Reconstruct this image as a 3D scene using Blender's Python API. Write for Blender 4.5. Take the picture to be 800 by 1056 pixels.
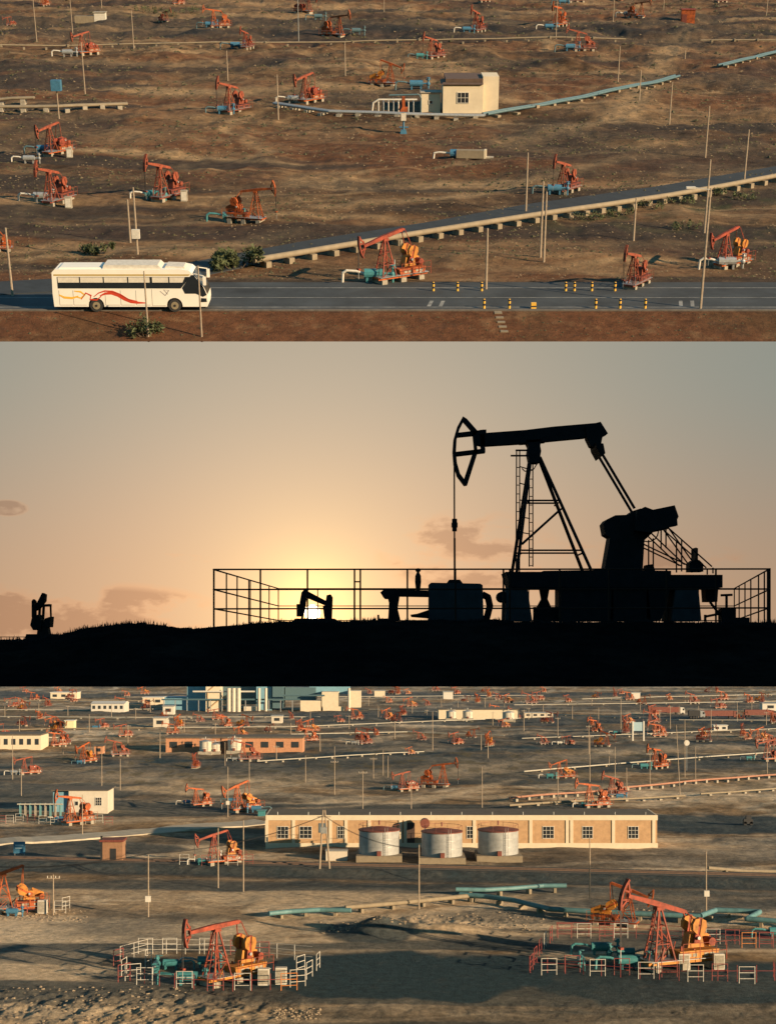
import bpy, math, random
import numpy as np
from mathutils import Matrix, Vector
R = math.radians
random.seed(7)
for o in list(bpy.data.objects): bpy.data.objects.remove(o)
C = bpy.context.scene
COL = C.collection
# ------------------------------------------------------------------ camera, sky, sun, exposure
F = 1600.0            # focal length in photo pixels (photo is 800 wide)
CX, HR = 400.0, 655.0 # centre column, row of the horizon
CZ = 38.0             # eye height over the lower oil field
cd = bpy.data.cameras.new('camera'); cam = bpy.data.objects.new('camera', cd); COL.objects.link(cam)
cam.location = (0, 0, CZ); cam.rotation_euler = (R(90), 0, 0)
cd.sensor_fit = 'HORIZONTAL'; cd.sensor_width = 36; cd.lens = 36*F/800
cd.shift_y = (HR-528)/800; cd.clip_start = .5; cd.clip_end = 9000
C.camera = cam
C.view_settings.view_transform = 'Standard'; C.view_settings.look = 'None'
C.view_settings.gamma = 1; C.view_settings.use_curve_mapping = False
C.view_settings.exposure = 0.9
SUN_AZ = math.atan((322-CX)/F); SUN_EL = math.atan((HR-632)/F)
w = bpy.data.worlds.new('World'); C.world = w; w.use_nodes = True
def build_world():
    nt = w.node_tree; N = nt.nodes; L = nt.links
    for n in list(N): N.remove(n)
    out = N.new('ShaderNodeOutputWorld'); bg = N.new('ShaderNodeBackground'); L.new(bg.outputs[0], out.inputs[0])
    sky = N.new('ShaderNodeTexSky'); sky.sky_type = 'NISHITA'; sky.sun_disc = False
    sky.sun_elevation = R(3.0); sky.sun_rotation = SUN_AZ; sky.air_density = 1.0; sky.dust_density = 2.2; sky.ozone_density = 1.5
    tc = N.new('ShaderNodeTexCoord')
    def math_(op, a, b=None, clamp=False):
        n = N.new('ShaderNodeMath'); n.operation = op; n.use_clamp = clamp
        for i, v in enumerate((a, b)):
            if v is None: continue
            if isinstance(v, (int, float)): n.inputs[i].default_value = v
            else: L.new(v, n.inputs[i])
        return n.outputs[0]
    def mix(f, a, b, t='MIX'):
        n = N.new('ShaderNodeMix'); n.data_type = 'RGBA'; n.blend_type = t
        for s, v in ((n.inputs[0], f), (n.inputs[6], a), (n.inputs[7], b)):
            if isinstance(v, (int, float)): s.default_value = v
            elif isinstance(v, tuple): s.default_value = (*v, 1)
            else: L.new(v, s)
        return n.outputs[2]
    d = (math.sin(SUN_AZ)*math.cos(SUN_EL), math.cos(SUN_AZ)*math.cos(SUN_EL), math.sin(SUN_EL))
    nrm = N.new('ShaderNodeVectorMath'); nrm.operation = 'NORMALIZE'; L.new(tc.outputs['Generated'], nrm.inputs[0])
    dp = N.new('ShaderNodeVectorMath'); dp.operation = 'DOT_PRODUCT'; L.new(nrm.outputs[0], dp.inputs[0]); dp.inputs[1].default_value = d
    ang = math_('ARCCOSINE', math_('MINIMUM', dp.outputs['Value'], 1.0))
    def glow(sig): return math_('EXPONENT', math_('MULTIPLY', math_('POWER', math_('DIVIDE', ang, sig), 1.6), -1.0))
    sep = N.new('ShaderNodeSeparateXYZ'); L.new(nrm.outputs[0], sep.inputs[0])
    K = 1/(.1*2**C.view_settings.exposure)
    def kk(*c): return tuple(v*K for v in c)
    # dusty evening air round the sun, thinning into the clear sky all about
    el = N.new('ShaderNodeMapRange'); el.interpolation_type = 'SMOOTHSTEP'; el.inputs[1].default_value = -.01; el.inputs[2].default_value = .17; L.new(sep.outputs[2], el.inputs[0])
    air = mix(el.outputs[0], kk(*AIR_LOW), kk(*AIR_HIGH))
    air = mix(1.0, air, mix(glow(.185), (0, 0, 0), kk(*GLOW1)), 'ADD')
    air = mix(1.0, air, mix(glow(.055), (0, 0, 0), kk(*GLOW2)), 'ADD')
    far = N.new('ShaderNodeMapRange'); far.interpolation_type = 'SMOOTHSTEP'; far.inputs[1].default_value = .35; far.inputs[2].default_value = 1.1; L.new(ang, far.inputs[0])
    s = mix(far.outputs[0], air, mix(1.0, sky.outputs[0], WTINT, 'MULTIPLY'))
    # clouds low over the horizon
    mp = N.new('ShaderNodeMapping'); mp.inputs['Scale'].default_value = (22, 22, 48); mp.inputs['Location'].default_value = (3.4, 0, 1.1); L.new(nrm.outputs[0], mp.inputs[0])
    nz = N.new('ShaderNodeTexNoise'); nz.inputs['Scale'].default_value = 1.0; nz.inputs['Detail'].default_value = 9; nz.inputs['Roughness'].default_value = .58; L.new(mp.outputs[0], nz.inputs[0])
    def blob(ax, az_, rx, rz):
        u = math_('DIVIDE', math_('SUBTRACT', sep.outputs[0], (ax-CX)/F), rx/F)
        v = math_('DIVIDE', math_('SUBTRACT', sep.outputs[2], (HR-az_)/F), rz/F)
        q = math_('ADD', math_('MULTIPLY', u, u), math_('MULTIPLY', v, v))
        return math_('SUBTRACT', 1.0, q, True)
    m = None
    for b in ((482, 570, 100, 46), (580, 585, 90, 28), (125, 640, 120, 40), (0, 635, 70, 34), (20, 528, 22, 9), (660, 590, 120, 34), (170, 577, 60, 6)):
        v = blob(*b); m = v if m is None else math_('MAXIMUM', m, v)
    cl = math_('MULTIPLY', math_('MULTIPLY', math_('SUBTRACT', nz.outputs[0], .43), 7.0, True), math_('MULTIPLY', m, 2.2, True))
    low = mix(math_('MULTIPLY', cl, .95), s, mix(1.0, s, (.80, .70, .66), 'MULTIPLY'))
    rim = math_('MULTIPLY', math_('SUBTRACT', 1.0, math_('ABSOLUTE', math_('SUBTRACT', math_('MULTIPLY', cl, 2.0), 1.0))), .28)
    low = mix(rim, low, mix(1.0, low, (1.6, 1.45, 1.3), 'MULTIPLY'))
    disc = math_('LESS_THAN', ang, .0052)
    halo = glow(.024)
    fin = mix(1.0, mix(1.0, low, mix(halo, (0, 0, 0), tuple(c/.1*.9 for c in (.75, .34, .07))), 'ADD'), mix(disc, (0, 0, 0), (18, 17, 14)), 'ADD')
    L.new(fin, bg.inputs[0]); bg.inputs[1].default_value = 0.1
WTINT = (1.15, 2.2, 2.6)
AIR_LOW = (.40, .255, .16); AIR_HIGH = (.245, .27, .238)
GLOW1 = (.60, .345, .165); GLOW2 = (.30, .24, .07)
build_world()
SUN_DIR = Vector((.80, -.565, .188)).normalized()   # towards the low sun that lights both oil fields
sl = bpy.data.lights.new('sun', 'SUN'); sl.energy = 5.0; sl.angle = R(.5); sl.color = (1.0, .73, .44)
so = bpy.data.objects.new('sun', sl); COL.objects.link(so); so.rotation_euler = SUN_DIR.to_track_quat('Z', 'Y').to_euler(); so.location = (200, -150, 120)

# ------------------------------------------------------------------ numpy noise
_rng = np.random.RandomState(3); _T = _rng.rand(256, 256)
def vnoise(x, y):
    x = np.asarray(x, float); y = np.asarray(y, float)
    xi = np.floor(x).astype(int); yi = np.floor(y).astype(int); fx = x-xi; fy = y-yi
    fx = fx*fx*(3-2*fx); fy = fy*fy*(3-2*fy)
    a = _T[xi % 256, yi % 256]; b = _T[(xi+1) % 256, yi % 256]; c = _T[xi % 256, (yi+1) % 256]; d = _T[(xi+1) % 256, (yi+1) % 256]
    return (a*(1-fx)+b*fx)*(1-fy)+(c*(1-fx)+d*fx)*fy
def fbm(x, y, o=4, r=.5):
    s = 0; a = 1; t = 0
    for i in range(o):
        s = s+a*vnoise(x*2**i+17.3*i, y*2**i+5.1*i); t += a; a *= r
    return s/t
def sst(a, b, x): 
    t = np.clip((x-a)/(b-a), 0, 1); return t*t*(3-2*t)
def segdist(x, y, pts):
    d = None
    for (x0, y0), (x1, y1) in zip(pts[:-1], pts[1:]):
        vx, vy = x1-x0, y1-y0; t = np.clip(((x-x0)*vx+(y-y0)*vy)/(vx*vx+vy*vy), 0, 1)
        q = np.hypot(x-x0-t*vx, y-y0-t*vy); d = q if d is None else np.minimum(d, q)
    return d
# ------------------------------------------------------------------ the three grounds: frames
TH1 = math.atan((HR+110)/F); H1 = 29.7            # the upper field climbs a long even slope
M1 = Matrix.Translation((0, 0, CZ)) @ Matrix.Rotation(TH1, 4, 'X') @ Matrix.Translation((0, 0, -H1))
M3 = Matrix.Identity(4)
def g1(px, py, h=0.0):
    t = (HR-py)/F; a = (px-CX)/F; yy = math.cos(TH1)+t*math.sin(TH1); zz = -math.sin(TH1)+t*math.cos(TH1)
    k = (h-H1)/zz; return (a*k, yy*k)
def g3(px, py, h=0.0):
    Y = (CZ-h)*F/(py-HR); return ((px-CX)/F*Y, Y)
def ppm1(py): return math.cos(TH1)*(py+110)/H1
def ppm3(py): return (py-HR)/CZ
# upper field heights
RY0, RY1 = g1(0, 320)[1], g1(0, 291)[1]           # asphalt road of the upper field
TRACK = [g1(-10, 298), g1(150, 289), g1(250, 268), g1(330, 253), g1(455, 233.5), g1(560, 214), g1(690, 196), g1(840, 170)]
def h1(X, D):
    X = np.asarray(X, float); D = np.asarray(D, float)
    n = (fbm(X/9, D/14, 4)-.5)*1.3+(fbm(X/2.2+9, D/4+3, 3)-.5)*.34
    m = np.clip((D-RY1-1)/8, 0, 1)
    h = n*m*np.clip(1.2*D/200, .8, 2.2)
    h = h*(1-np.exp(-(segdist(X, D, TRACK)/6.0)**6))
    h = h+.5*np.exp(-((D-RY1-10)/3.5)**2)*sst(4, 7, segdist(X, D, TRACK))*m*(fbm(X/14, D/20+4, 2))
    h = np.where(D < RY0-.6, -(RY0-.6-D)*.20*1.0, h)
    return h
DE = None
for _d in np.arange(RY0-1, RY0-40, -.02):
    _h = float(h1(0, _d)); v = M1 @ Vector((0, _d, _h)); 
    if HR-F*(v.z-CZ)/v.y >= 352: DE = float(_d); break
# lower field heights
RAIL = [g3(-60, 890), g3(260, 897), g3(520, 903), g3(860, 912)]
def h3(X, Y):
    X = np.asarray(X, float); Y = np.asarray(Y, float)
    n = (fbm(X/11+40, Y/16, 4)-.5)*.8+(fbm(X/2.5+70, Y/3.4, 3)-.5)*.16
    h = n*np.clip(Y/250, .5, 2.2)
    d = segdist(X, Y, RAIL)
    h = h*(1-np.exp(-(d/9)**2))+1.0*sst(6.5, 3.0, d)
    # smooth working pads in front, rubble bank on the near left
    pad = np.maximum(np.exp(-(((X-g3(330, 1010)[0])/30)**4+((Y-172)/14)**4)), np.exp(-(((X-g3(660, 990)[0])/22)**4+((Y-186)/13)**4)))
    h = h*(1-.85*pad)
    rb = .5*sst(-6, -18, X+.2*(Y-160))*sst(169, 164, Y)+.5*np.exp(-((Y-204)/7)**2)*np.exp(-((X-8)/13)**2)
    rb = rb+.22*np.exp(-((Y-157)/5)**2)
    h = h+np.clip(rb, 0, 1)*((fbm(X/1.3, Y/2.2, 5, .6)-.42)*1.1)
    c = g3(390, 962); h = h+2.0*np.exp(-(((X-c[0])/3.5)**2+((Y-c[1])/3)**2))+1.1*np.exp(-(((X-c[0]-8)/5)**2+((Y-c[1])/3)**2))
    return h
# ------------------------------------------------------------------ materials
MATS = {}
def mat(name, col, rough=.7, var=.25, scale=2.0, metal=0.0, bump=.0, emit=None):
    if name in MATS: return MATS[name]
    m = bpy.data.materials.new(name); m.use_nodes = True; nt = m.node_tree; N = nt.nodes; L = nt.links
    b = N['Principled BSDF']; b.inputs['Roughness'].default_value = rough; b.inputs['Metallic'].default_value = metal
    tc = N.new('ShaderNodeTexCoord'); nz = N.new('ShaderNodeTexNoise'); nz.inputs['Scale'].default_value = scale; nz.inputs['Detail'].default_value = 6; nz.inputs['Roughness'].default_value = .65
    L.new(tc.outputs['Object'], nz.inputs[0])
    r = N.new('ShaderNodeValToRGB'); r.color_ramp.elements[0].position = .3; r.color_ramp.elements[1].position = .72
    r.color_ramp.elements[0].color = (*[c*(1-var) for c in col], 1); r.color_ramp.elements[1].color = (*[min(1, c*(1+var*.7)) for c in col], 1)
    L.new(nz.outputs[0], r.inputs[0]); L.new(r.outputs[0], b.inputs['Base Color'])
    if bump:
        bp = N.new('ShaderNodeBump'); bp.inputs['Strength'].default_value = bump; bp.inputs['Distance'].default_value = .05; L.new(nz.outputs[0], bp.inputs['Height']); L.new(bp.outputs[0], b.inputs['Normal'])
    MATS[name] = m; return m
CLAY = (.115, .050, .024)
def ground_mat(name, base, dark, light, veg, sc=1.0, spec=.15):
    """soil; colour attribute holds r: dark gravel and painted-in shade, g: pale dust, b: low scrub"""
    m = bpy.data.materials.new(name); m.use_nodes = True; nt = m.node_tree; N = nt.nodes; L = nt.links
    b = N['Principled BSDF']; b.inputs['Roughness'].default_value = .93; b.inputs['Specular IOR Level'].default_value = spec
    at = N.new('ShaderNodeAttribute'); at.attribute_name = 'soil'; sp = N.new('ShaderNodeSeparateColor'); L.new(at.outputs['Color'], sp.inputs[0])
    tc = N.new('ShaderNodeTexCoord')
    def nz(s, d=8, r=.6, off=0):
        n = N.new('ShaderNodeTexNoise'); n.inputs['Scale'].default_value = s*sc; n.inputs['Detail'].default_value = d; n.inputs['Roughness'].default_value = r
        L.new(tc.outputs['Object'], n.inputs[0]); return n.outputs[0]
    def mix(f, a, c, t='MIX'):
        n = N.new('ShaderNodeMix'); n.data_type = 'RGBA'; n.blend_type = t
        for s, v in ((n.inputs[0], f), (n.inputs[6], a), (n.inputs[7], c)):
            if isinstance(v, (int, float)): s.default_value = v
            elif isinstance(v, tuple): s.default_value = (*v, 1)
            else: L.new(v, s)
        return n.outputs[2]
    def ramp(x, a, c):
        n = N.new('ShaderNodeMapRange'); n.inputs[1].default_value = a; n.inputs[2].default_value = c; L.new(x, n.inputs[0]); return n.outputs[0]
    fine = nz(.9, 12, .78); mid = nz(.13, 8, .62); clod = nz(.42, 9, .66)
    c = mix(ramp(mid, .40, .60), tuple(v*.62 for v in base), tuple(v*1.3 for v in base))
    c = mix(at.outputs['Alpha'], c, CLAY); c = mix(sp.outputs[1], c, light); c = mix(sp.outputs[0], c, dark); c = mix(sp.outputs[2], c, veg)
    inv = N.new('ShaderNodeMath'); inv.operation = 'MULTIPLY_ADD'; L.new(sp.outputs[0], inv.inputs[0]); inv.inputs[1].default_value = -.92; inv.inputs[2].default_value = 1.0
    cm = N.new('ShaderNodeMath'); cm.operation = 'MULTIPLY'; L.new(ramp(clod, .54, .66), cm.inputs[0]); L.new(inv.outputs[0], cm.inputs[1])
    c = mix(cm.outputs[0], c, mix(.28, c, light)); c = mix(ramp(clod, .45, .34), c, mix(.34, c, dark))
    c = mix(1.0, c, mix(ramp(fine, .3, .7), (.42, .42, .43), (1.5, 1.47, 1.42)), 'MULTIPLY')
    L.new(c, b.inputs['Base Color'])
    bp = N.new('ShaderNodeBump'); bp.inputs['Strength'].default_value = .8; bp.inputs['Distance'].default_value = .35; L.new(nz(.8, 12, .8), bp.inputs['Height']); L.new(bp.outputs[0], b.inputs['Normal'])
    return m
red = mat('red_paint', (.235, .036, .015), .7, .8, 1.4); orange = mat('orange_paint', (.33, .070, .012), .7, .75, 1.4)
farpipe = mat('pale_grey_pipe', (.36, .34, .29), .8, .2, 1)
amber = mat('amber_paint', (.42, .16, .018), .65, .6, 1.6); darkred = mat('rusty_red_paint', (.16, .04, .028), .65, .4, 3)
black = mat('black_grease', (.02, .02, .022), .6, .3, 5); conc = mat('pale_concrete', (.30, .27, .22), .9, .35, 2.5)
teal = mat('teal_paint', (.05, .20, .22), .45, .25, 3); blue = mat('blue_paint', (.045, .15, .25), .5, .25, 3); skyblue = mat('light_blue_paint', (.075, .135, .16), .5, .25, 3)
white = mat('white_paint', (.55, .52, .46), .6, .22, 3); cream = mat('cream_render', (.58, .50, .37), .85, .10, .8)
steel = mat('grey_steel', (.35, .36, .36), .4, .25, 3, .4); wood = mat('weathered_pole', (.30, .24, .18), .85, .3, 6)
asphalt = mat('asphalt', (.034, .040, .045), .85, .6, .22); tanpipe = mat('tan_lagging', (.22, .18, .125), .8, .2, 1.5)
glass = mat('dark_glass', (.02, .025, .03), .12, .2, 1)
# ------------------------------------------------------------------ mesh builder
class MB:
    def __init__(s): s.v = []; s.f = []; s.m = []; s.ms = []
    def slot(s, m):
        if m not in s.ms: s.ms.append(m)
        return s.ms.index(m)
    def add(s, vs, fs, m):
        k = len(s.v); s.v += [tuple(v) for v in vs]; i = s.slot(m)
        for f in fs: s.f.append(tuple(k+q for q in f)); s.m.append(i)
        return s
    def box(s, x0, x1, y0, y1, z0, z1, m, top=None):
        a, b, c, d = top or (x0, x1, y0, y1)
        return s.add([(x0, y0, z0), (x1, y0, z0), (x1, y1, z0), (x0, y1, z0), (a, c, z1), (b, c, z1), (b, d, z1), (a, d, z1)],
                     [(0, 3, 2, 1), (4, 5, 6, 7), (0, 1, 5, 4), (1, 2, 6, 5), (2, 3, 7, 6), (3, 0, 4, 7)], m)
    def bar(s, p, q, r, m, n=4, r2=None, cap=True):
        p = Vector(p); q = Vector(q); d = (q-p)
        if d.length < 1e-6: return s
        d.normalize(); u = d.cross(Vector((0, 0, 1)) if abs(d.z) < .95 else Vector((1, 0, 0))).normalized(); w_ = d.cross(u)
        r2 = r if r2 is None else r2; o = math.pi/4 if n == 4 else 0; vs = []
        for c, rr in ((p, r), (q, r2)):
            for i in range(n):
                a = 2*math.pi*i/n+o; vs.append(c+(u*math.cos(a)+w_*math.sin(a))*rr)
        fs = [(i, (i+1) % n, n+(i+1) % n, n+i) for i in range(n)]
        if cap: fs += [tuple(range(n))[::-1], tuple(range(n, 2*n))]
        return s.add(vs, fs, m)
    def path(s, pts, r, m, n=8):
        for a, b in zip(pts[:-1], pts[1:]): s.bar(a, b, r, m, n)
        for a in pts[1:-1]: s.ball(a, r*1.03, m, n, 4)
        return s
    def ball(s, c, r, m, n=8, k=5, sz=1.0):
        vs = [(c[0], c[1], c[2]-r*sz)]
        for j in range(1, k):
            a = math.pi*j/k
            for i in range(n): b = 2*math.pi*i/n; vs.append((c[0]+r*math.sin(a)*math.cos(b), c[1]+r*math.sin(a)*math.sin(b), c[2]-r*sz*math.cos(a)))
        vs.append((c[0], c[1], c[2]+r*sz)); fs = [(0, 1+(i+1) % n, 1+i) for i in range(n)]
        for j in range(k-2):
            for i in range(n): p = 1+j*n; fs.append((p+i, p+(i+1) % n, p+n+(i+1) % n, p+n+i))
        p = 1+(k-2)*n; fs += [(p+i, p+(i+1) % n, len(vs)-1) for i in range(n)]
        return s.add(vs, fs, m)
    def prism(s, poly, y0, y1, m):       # outline in x,z extruded along y
        n = len(poly); vs = [(x, y0, z) for x, z in poly]+[(x, y1, z) for x, z in poly]
        return s.add(vs, [tuple(range(n)), tuple(range(2*n-1, n-1, -1))]+[(i, n+i, n+(i+1) % n, (i+1) % n) for i in range(n)], m)
    def lathe(s, prof, c, m, n=20):
        vs = []; k = len(prof)
        for r, z in prof:
            for i in range(n): a = 2*math.pi*i/n; vs.append((c[0]+r*math.cos(a), c[1]+r*math.sin(a), c[2]+z))
        fs = [(j*n+i, j*n+(i+1) % n, (j+1)*n+(i+1) % n, (j+1)*n+i) for j in range(k-1) for i in range(n)]
        fs += [tuple(range(n))[::-1], tuple(range((k-1)*n, k*n))]
        return s.add(vs, fs, m)
    def extend(s, o):
        k = len(s.v); s.v += o.v; mp = [s.slot(m) for m in o.ms]
        for f, i in zip(o.f, o.m): s.f.append(tuple(k+q for q in f)); s.m.append(mp[i])
    def mesh(s, name):
        me = bpy.data.meshes.new(name); me.from_pydata(s.v, [], s.f)
        for m in s.ms: me.materials.append(m)
        if len(s.ms) > 1: me.polygons.foreach_set('material_index', s.m)
        me.update()
        import bmesh
        bm = bmesh.new(); bm.from_mesh(me); bmesh.ops.recalc_face_normals(bm, faces=bm.faces); bm.to_mesh(me); bm.free()
        return me
    def build(s, name, parent=None, label=None):
        o = bpy.data.objects.new(name, s.mesh(name)); COL.objects.link(o)
        if parent: o.parent = parent
        if label: o['label'] = label
        return o
def smooth(o, ang=35):
    o.data.polygons.foreach_set('use_smooth', [True]*len(o.data.polygons))
    o.data.set_sharp_from_angle(angle=R(ang)); return o
def tag(o, label, cat, group=None, kind=None):
    if label: o['label'] = label
    if cat: o['category'] = cat
    if group: o['group'] = group
    if kind: o['kind'] = kind
    return o
def frame(panel, X, D, yaw=0, s=1.0, h=None):
    if panel == 1: z = float(h1(X, D)) if h is None else h; M = M1
    elif panel == 3: z = float(h3(X, D)) if h is None else h; M = M3
    else: z = h or 0; M = M3
    return M @ Matrix.Translation((X, D, z)) @ Matrix.Rotation(yaw, 4, 'Z') @ Matrix.Diagonal((s, s, s, 1))
def ground_at(panel, px, py):
    g, hf = (g1, h1) if panel == 1 else (g3, h3); h = 0.0; X, D = g(px, py)
    for i in range(12): h = h*.4+.6*float(hf(X, D)); X, D = g(px, py, h)
    return X, D
def at(o, panel, px, py, yaw=0, s=1.0, h=None):
    X, D = ground_at(panel, px, py); o.matrix_world = frame(panel, X, D, yaw, s, h); return o
def thing(name, label, cat, panel, px, py, yaw=0, s=1.0, group=None, h=None):
    o = bpy.data.objects.new(name, None); COL.objects.link(o); o.empty_display_size = .5
    at(o, panel, px, py, yaw, s, h); return tag(o, label, cat, group)
KIDS = {}
def kids(o): return [c for c in bpy.data.objects if c.parent == o]
def proto_kids(root):
    if root.name not in KIDS: KIDS[root.name] = [(c, kids(c)) for c in kids(root)]
    return KIDS[root.name]
def dup(root, label, M, group=None):
    r = root.copy(); COL.objects.link(r); r.matrix_world = M; r['label'] = label
    if group: r['group'] = group
    for c, gs in proto_kids(root):
        d = c.copy(); COL.objects.link(d); d.parent = r
        for g in gs: e = g.copy(); COL.objects.link(e); e.parent = d
    return r
ORD = 'first second third fourth fifth sixth seventh eighth ninth tenth eleventh twelfth thirteenth fourteenth fifteenth sixteenth seventeenth eighteenth nineteenth twentieth'.split()
def ordn(i):
    if i >= 30: return ('thirty', 'forty', 'fifty', 'sixty')[i//10-3][:-1]+('y' if (i+1)%10 else 'ieth')+('-'+ORD[(i+1)%10-1] if (i+1)%10 else '') if (i+1)//10 == i//10 else ('fortieth', 'fiftieth', 'sixtieth', 'seventieth')[i//10-3]
    return ORD[i] if i < 20 else ('twenty-'+ORD[i-20] if i < 29 else ('thirtieth' if i == 29 else 'thirty-'+ORD[i-30]))
# ------------------------------------------------------------------ grounds
def grid(xs_fn, ds, nx, hf, M, name, material, soil, skirt=None):
    nd = len(ds); U = np.linspace(-1, 1, nx); D = np.repeat(ds, nx); X = np.tile(U, nd)*xs_fn(D); Z = hf(X, D)
    P = np.stack([X, D, Z], 1)
    col = soil(X, D)
    faces = []; i = np.arange(nd-1)[:, None]*nx+np.arange(nx-1)[None]; q = np.stack([i, i+1, i+nx+1, i+nx], -1).reshape(-1, 4)
    A = np.array(M); W = P @ A[:3, :3].T+A[:3, 3]
    faces = q
    if skirt is not None:     # wedge of earth under the sheet: a ring of lower vertices
        ring = list(range(nx))+[r*nx+nx-1 for r in range(1, nd)]+[(nd-1)*nx+c for c in range(nx-2, -1, -1)]+[r*nx for r in range(nd-2, 0, -1)]
        low = W[ring].copy(); low = skirt(low); k = len(W); W = np.vstack([W, low]); n = len(ring)
        col = np.vstack([col, col[ring]])
        faces = list(map(tuple, q)); faces += [(ring[(j+1) % n], ring[j], k+j, k+(j+1) % n) for j in range(n)]; faces.append(tuple(range(k, k+n)))
        me = bpy.data.meshes.new(name); me.from_pydata(W.tolist(), [], faces)
    else:
        me = bpy.data.meshes.new(name); me.from_pydata(W.tolist(), [], q.tolist())
    ca = me.color_attributes.new('soil', 'FLOAT_COLOR', 'POINT'); a = np.zeros((len(W), 4)); a[:, :col.shape[1]] = col; ca.data.foreach_set('color', a.ravel())
    me.materials.append(material); me.polygons.foreach_set('use_smooth', [True]*len(me.polygons)); me.update()
    o = bpy.data.objects.new(name, me); COL.objects.link(o); o['kind'] = 'structure'; return o
def soil1(X, D):
    P = lambda *p: [g1(*q) for q in p]
    w_ = fbm(X/9, D/16, 4); streak = fbm(X/38+3, D/9, 4)
    v = np.log(np.maximum(D, 60)); rid = 1-np.abs(2*fbm(X/46+7, v*9, 3)-1); rid2 = 1-np.abs(2*fbm(X/20+27, v*15+.02*X, 3)-1)
    dk = np.maximum(sst(.53, .67, fbm(X/26+11, D/20, 5))*.6, .75*sst(.56, .64, fbm(X/70, v*14, 4))); lt = sst(.50, .66, streak)*.3+.25*sst(.52, .66, fbm(X/7+50, D/3.5, 5, .6)); lt = lt+.4*sst(240, 420, D)*sst(.45, .6, fbm(X/50, D/40+9, 3))+.7*sst(.93, .985, rid)*fbm(X/5, D/8, 3)*1.5+.5*sst(.93, .985, rid2)*fbm(X/4, D/8, 3)
    for pts, wd, a in ((P((-20, 152), (130, 156), (300, 168)), 2.0, 1.3), (P((20, 60), (330, 68), (420, 70)), 4, .9), (P((-20, 30), (400, 26), (840, 20)), 9, .9),
                       (P((520, 148), (640, 120), (700, 40), (720, 15)), 3.6, 1.1), (P((-20, 262), (60, 250), (200, 262), (300, 240)), 2.0, 1.0), (P((120, 90), (240, 96), (330, 92)), 5, 1.2),
                       (P((700, 85), (740, 78), (800, 88)), 3, .6), (P((520, 125), (570, 128), (600, 124)), 3, 1.2), (P((330, 215), (470, 205), (620, 168), (800, 150)), 2.0, .9), (P((-20, 225), (130, 232), (300, 222), (400, 226)), 1.4, .9), (P((440, 190), (520, 186)), 2.6, 1.0)):
        d = segdist(X, D, pts); lt = np.maximum(lt, a*np.exp(-(d/wd)**2)*(.5+w_))
    for pts, wd, a in ((P((-40, 36), (420, 30), (840, 33)), 17, .95), (P((-20, 70), (200, 72), (300, 60)), 10, .7), (P((300, 96), (400, 98)), 6, .75),
                       (P((-40, 172), (160, 182), (300, 200)), 3.2, .35), (P((560, 180), (700, 174), (800, 190)), 4, .6)):
        d = segdist(X, D, pts); dk = np.maximum(dk, a*np.exp(-(d/wd)**2)*(.4+1.1*w_))
    # scrub along the pipeline and by the road
    vg = np.zeros_like(X)
    for pts, wd, a in ((P((600, 228), (700, 218), (800, 200)), 2.4, .8), (P((220, 275), (270, 272)), 1.5, .5), (P((130, 15), (190, 12)), 8, .7), (P((560, 232), (800, 240)), 3, .4)):
        d = segdist(X, D, pts); vg = np.maximum(vg, a*np.exp(-(d/wd)**2)*sst(.42, .62, fbm(X/1.8, D/3, 3)))
    # reddish clay of the road bank stays undusted
    bank = D < RY0; dk = np.where(bank, .15*w_, dk); lt = np.where(bank, .0, lt); vg = np.where(bank, .25*sst(.5, .7, w_), vg)
    return np.stack([np.clip(dk, 0, 1), np.clip(lt, 0, 1), np.clip(vg, 0, 1), np.where(bank, 1., .75*sst(.40, .60, fbm(X/30+80, D/14, 4)))], 1)
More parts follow.
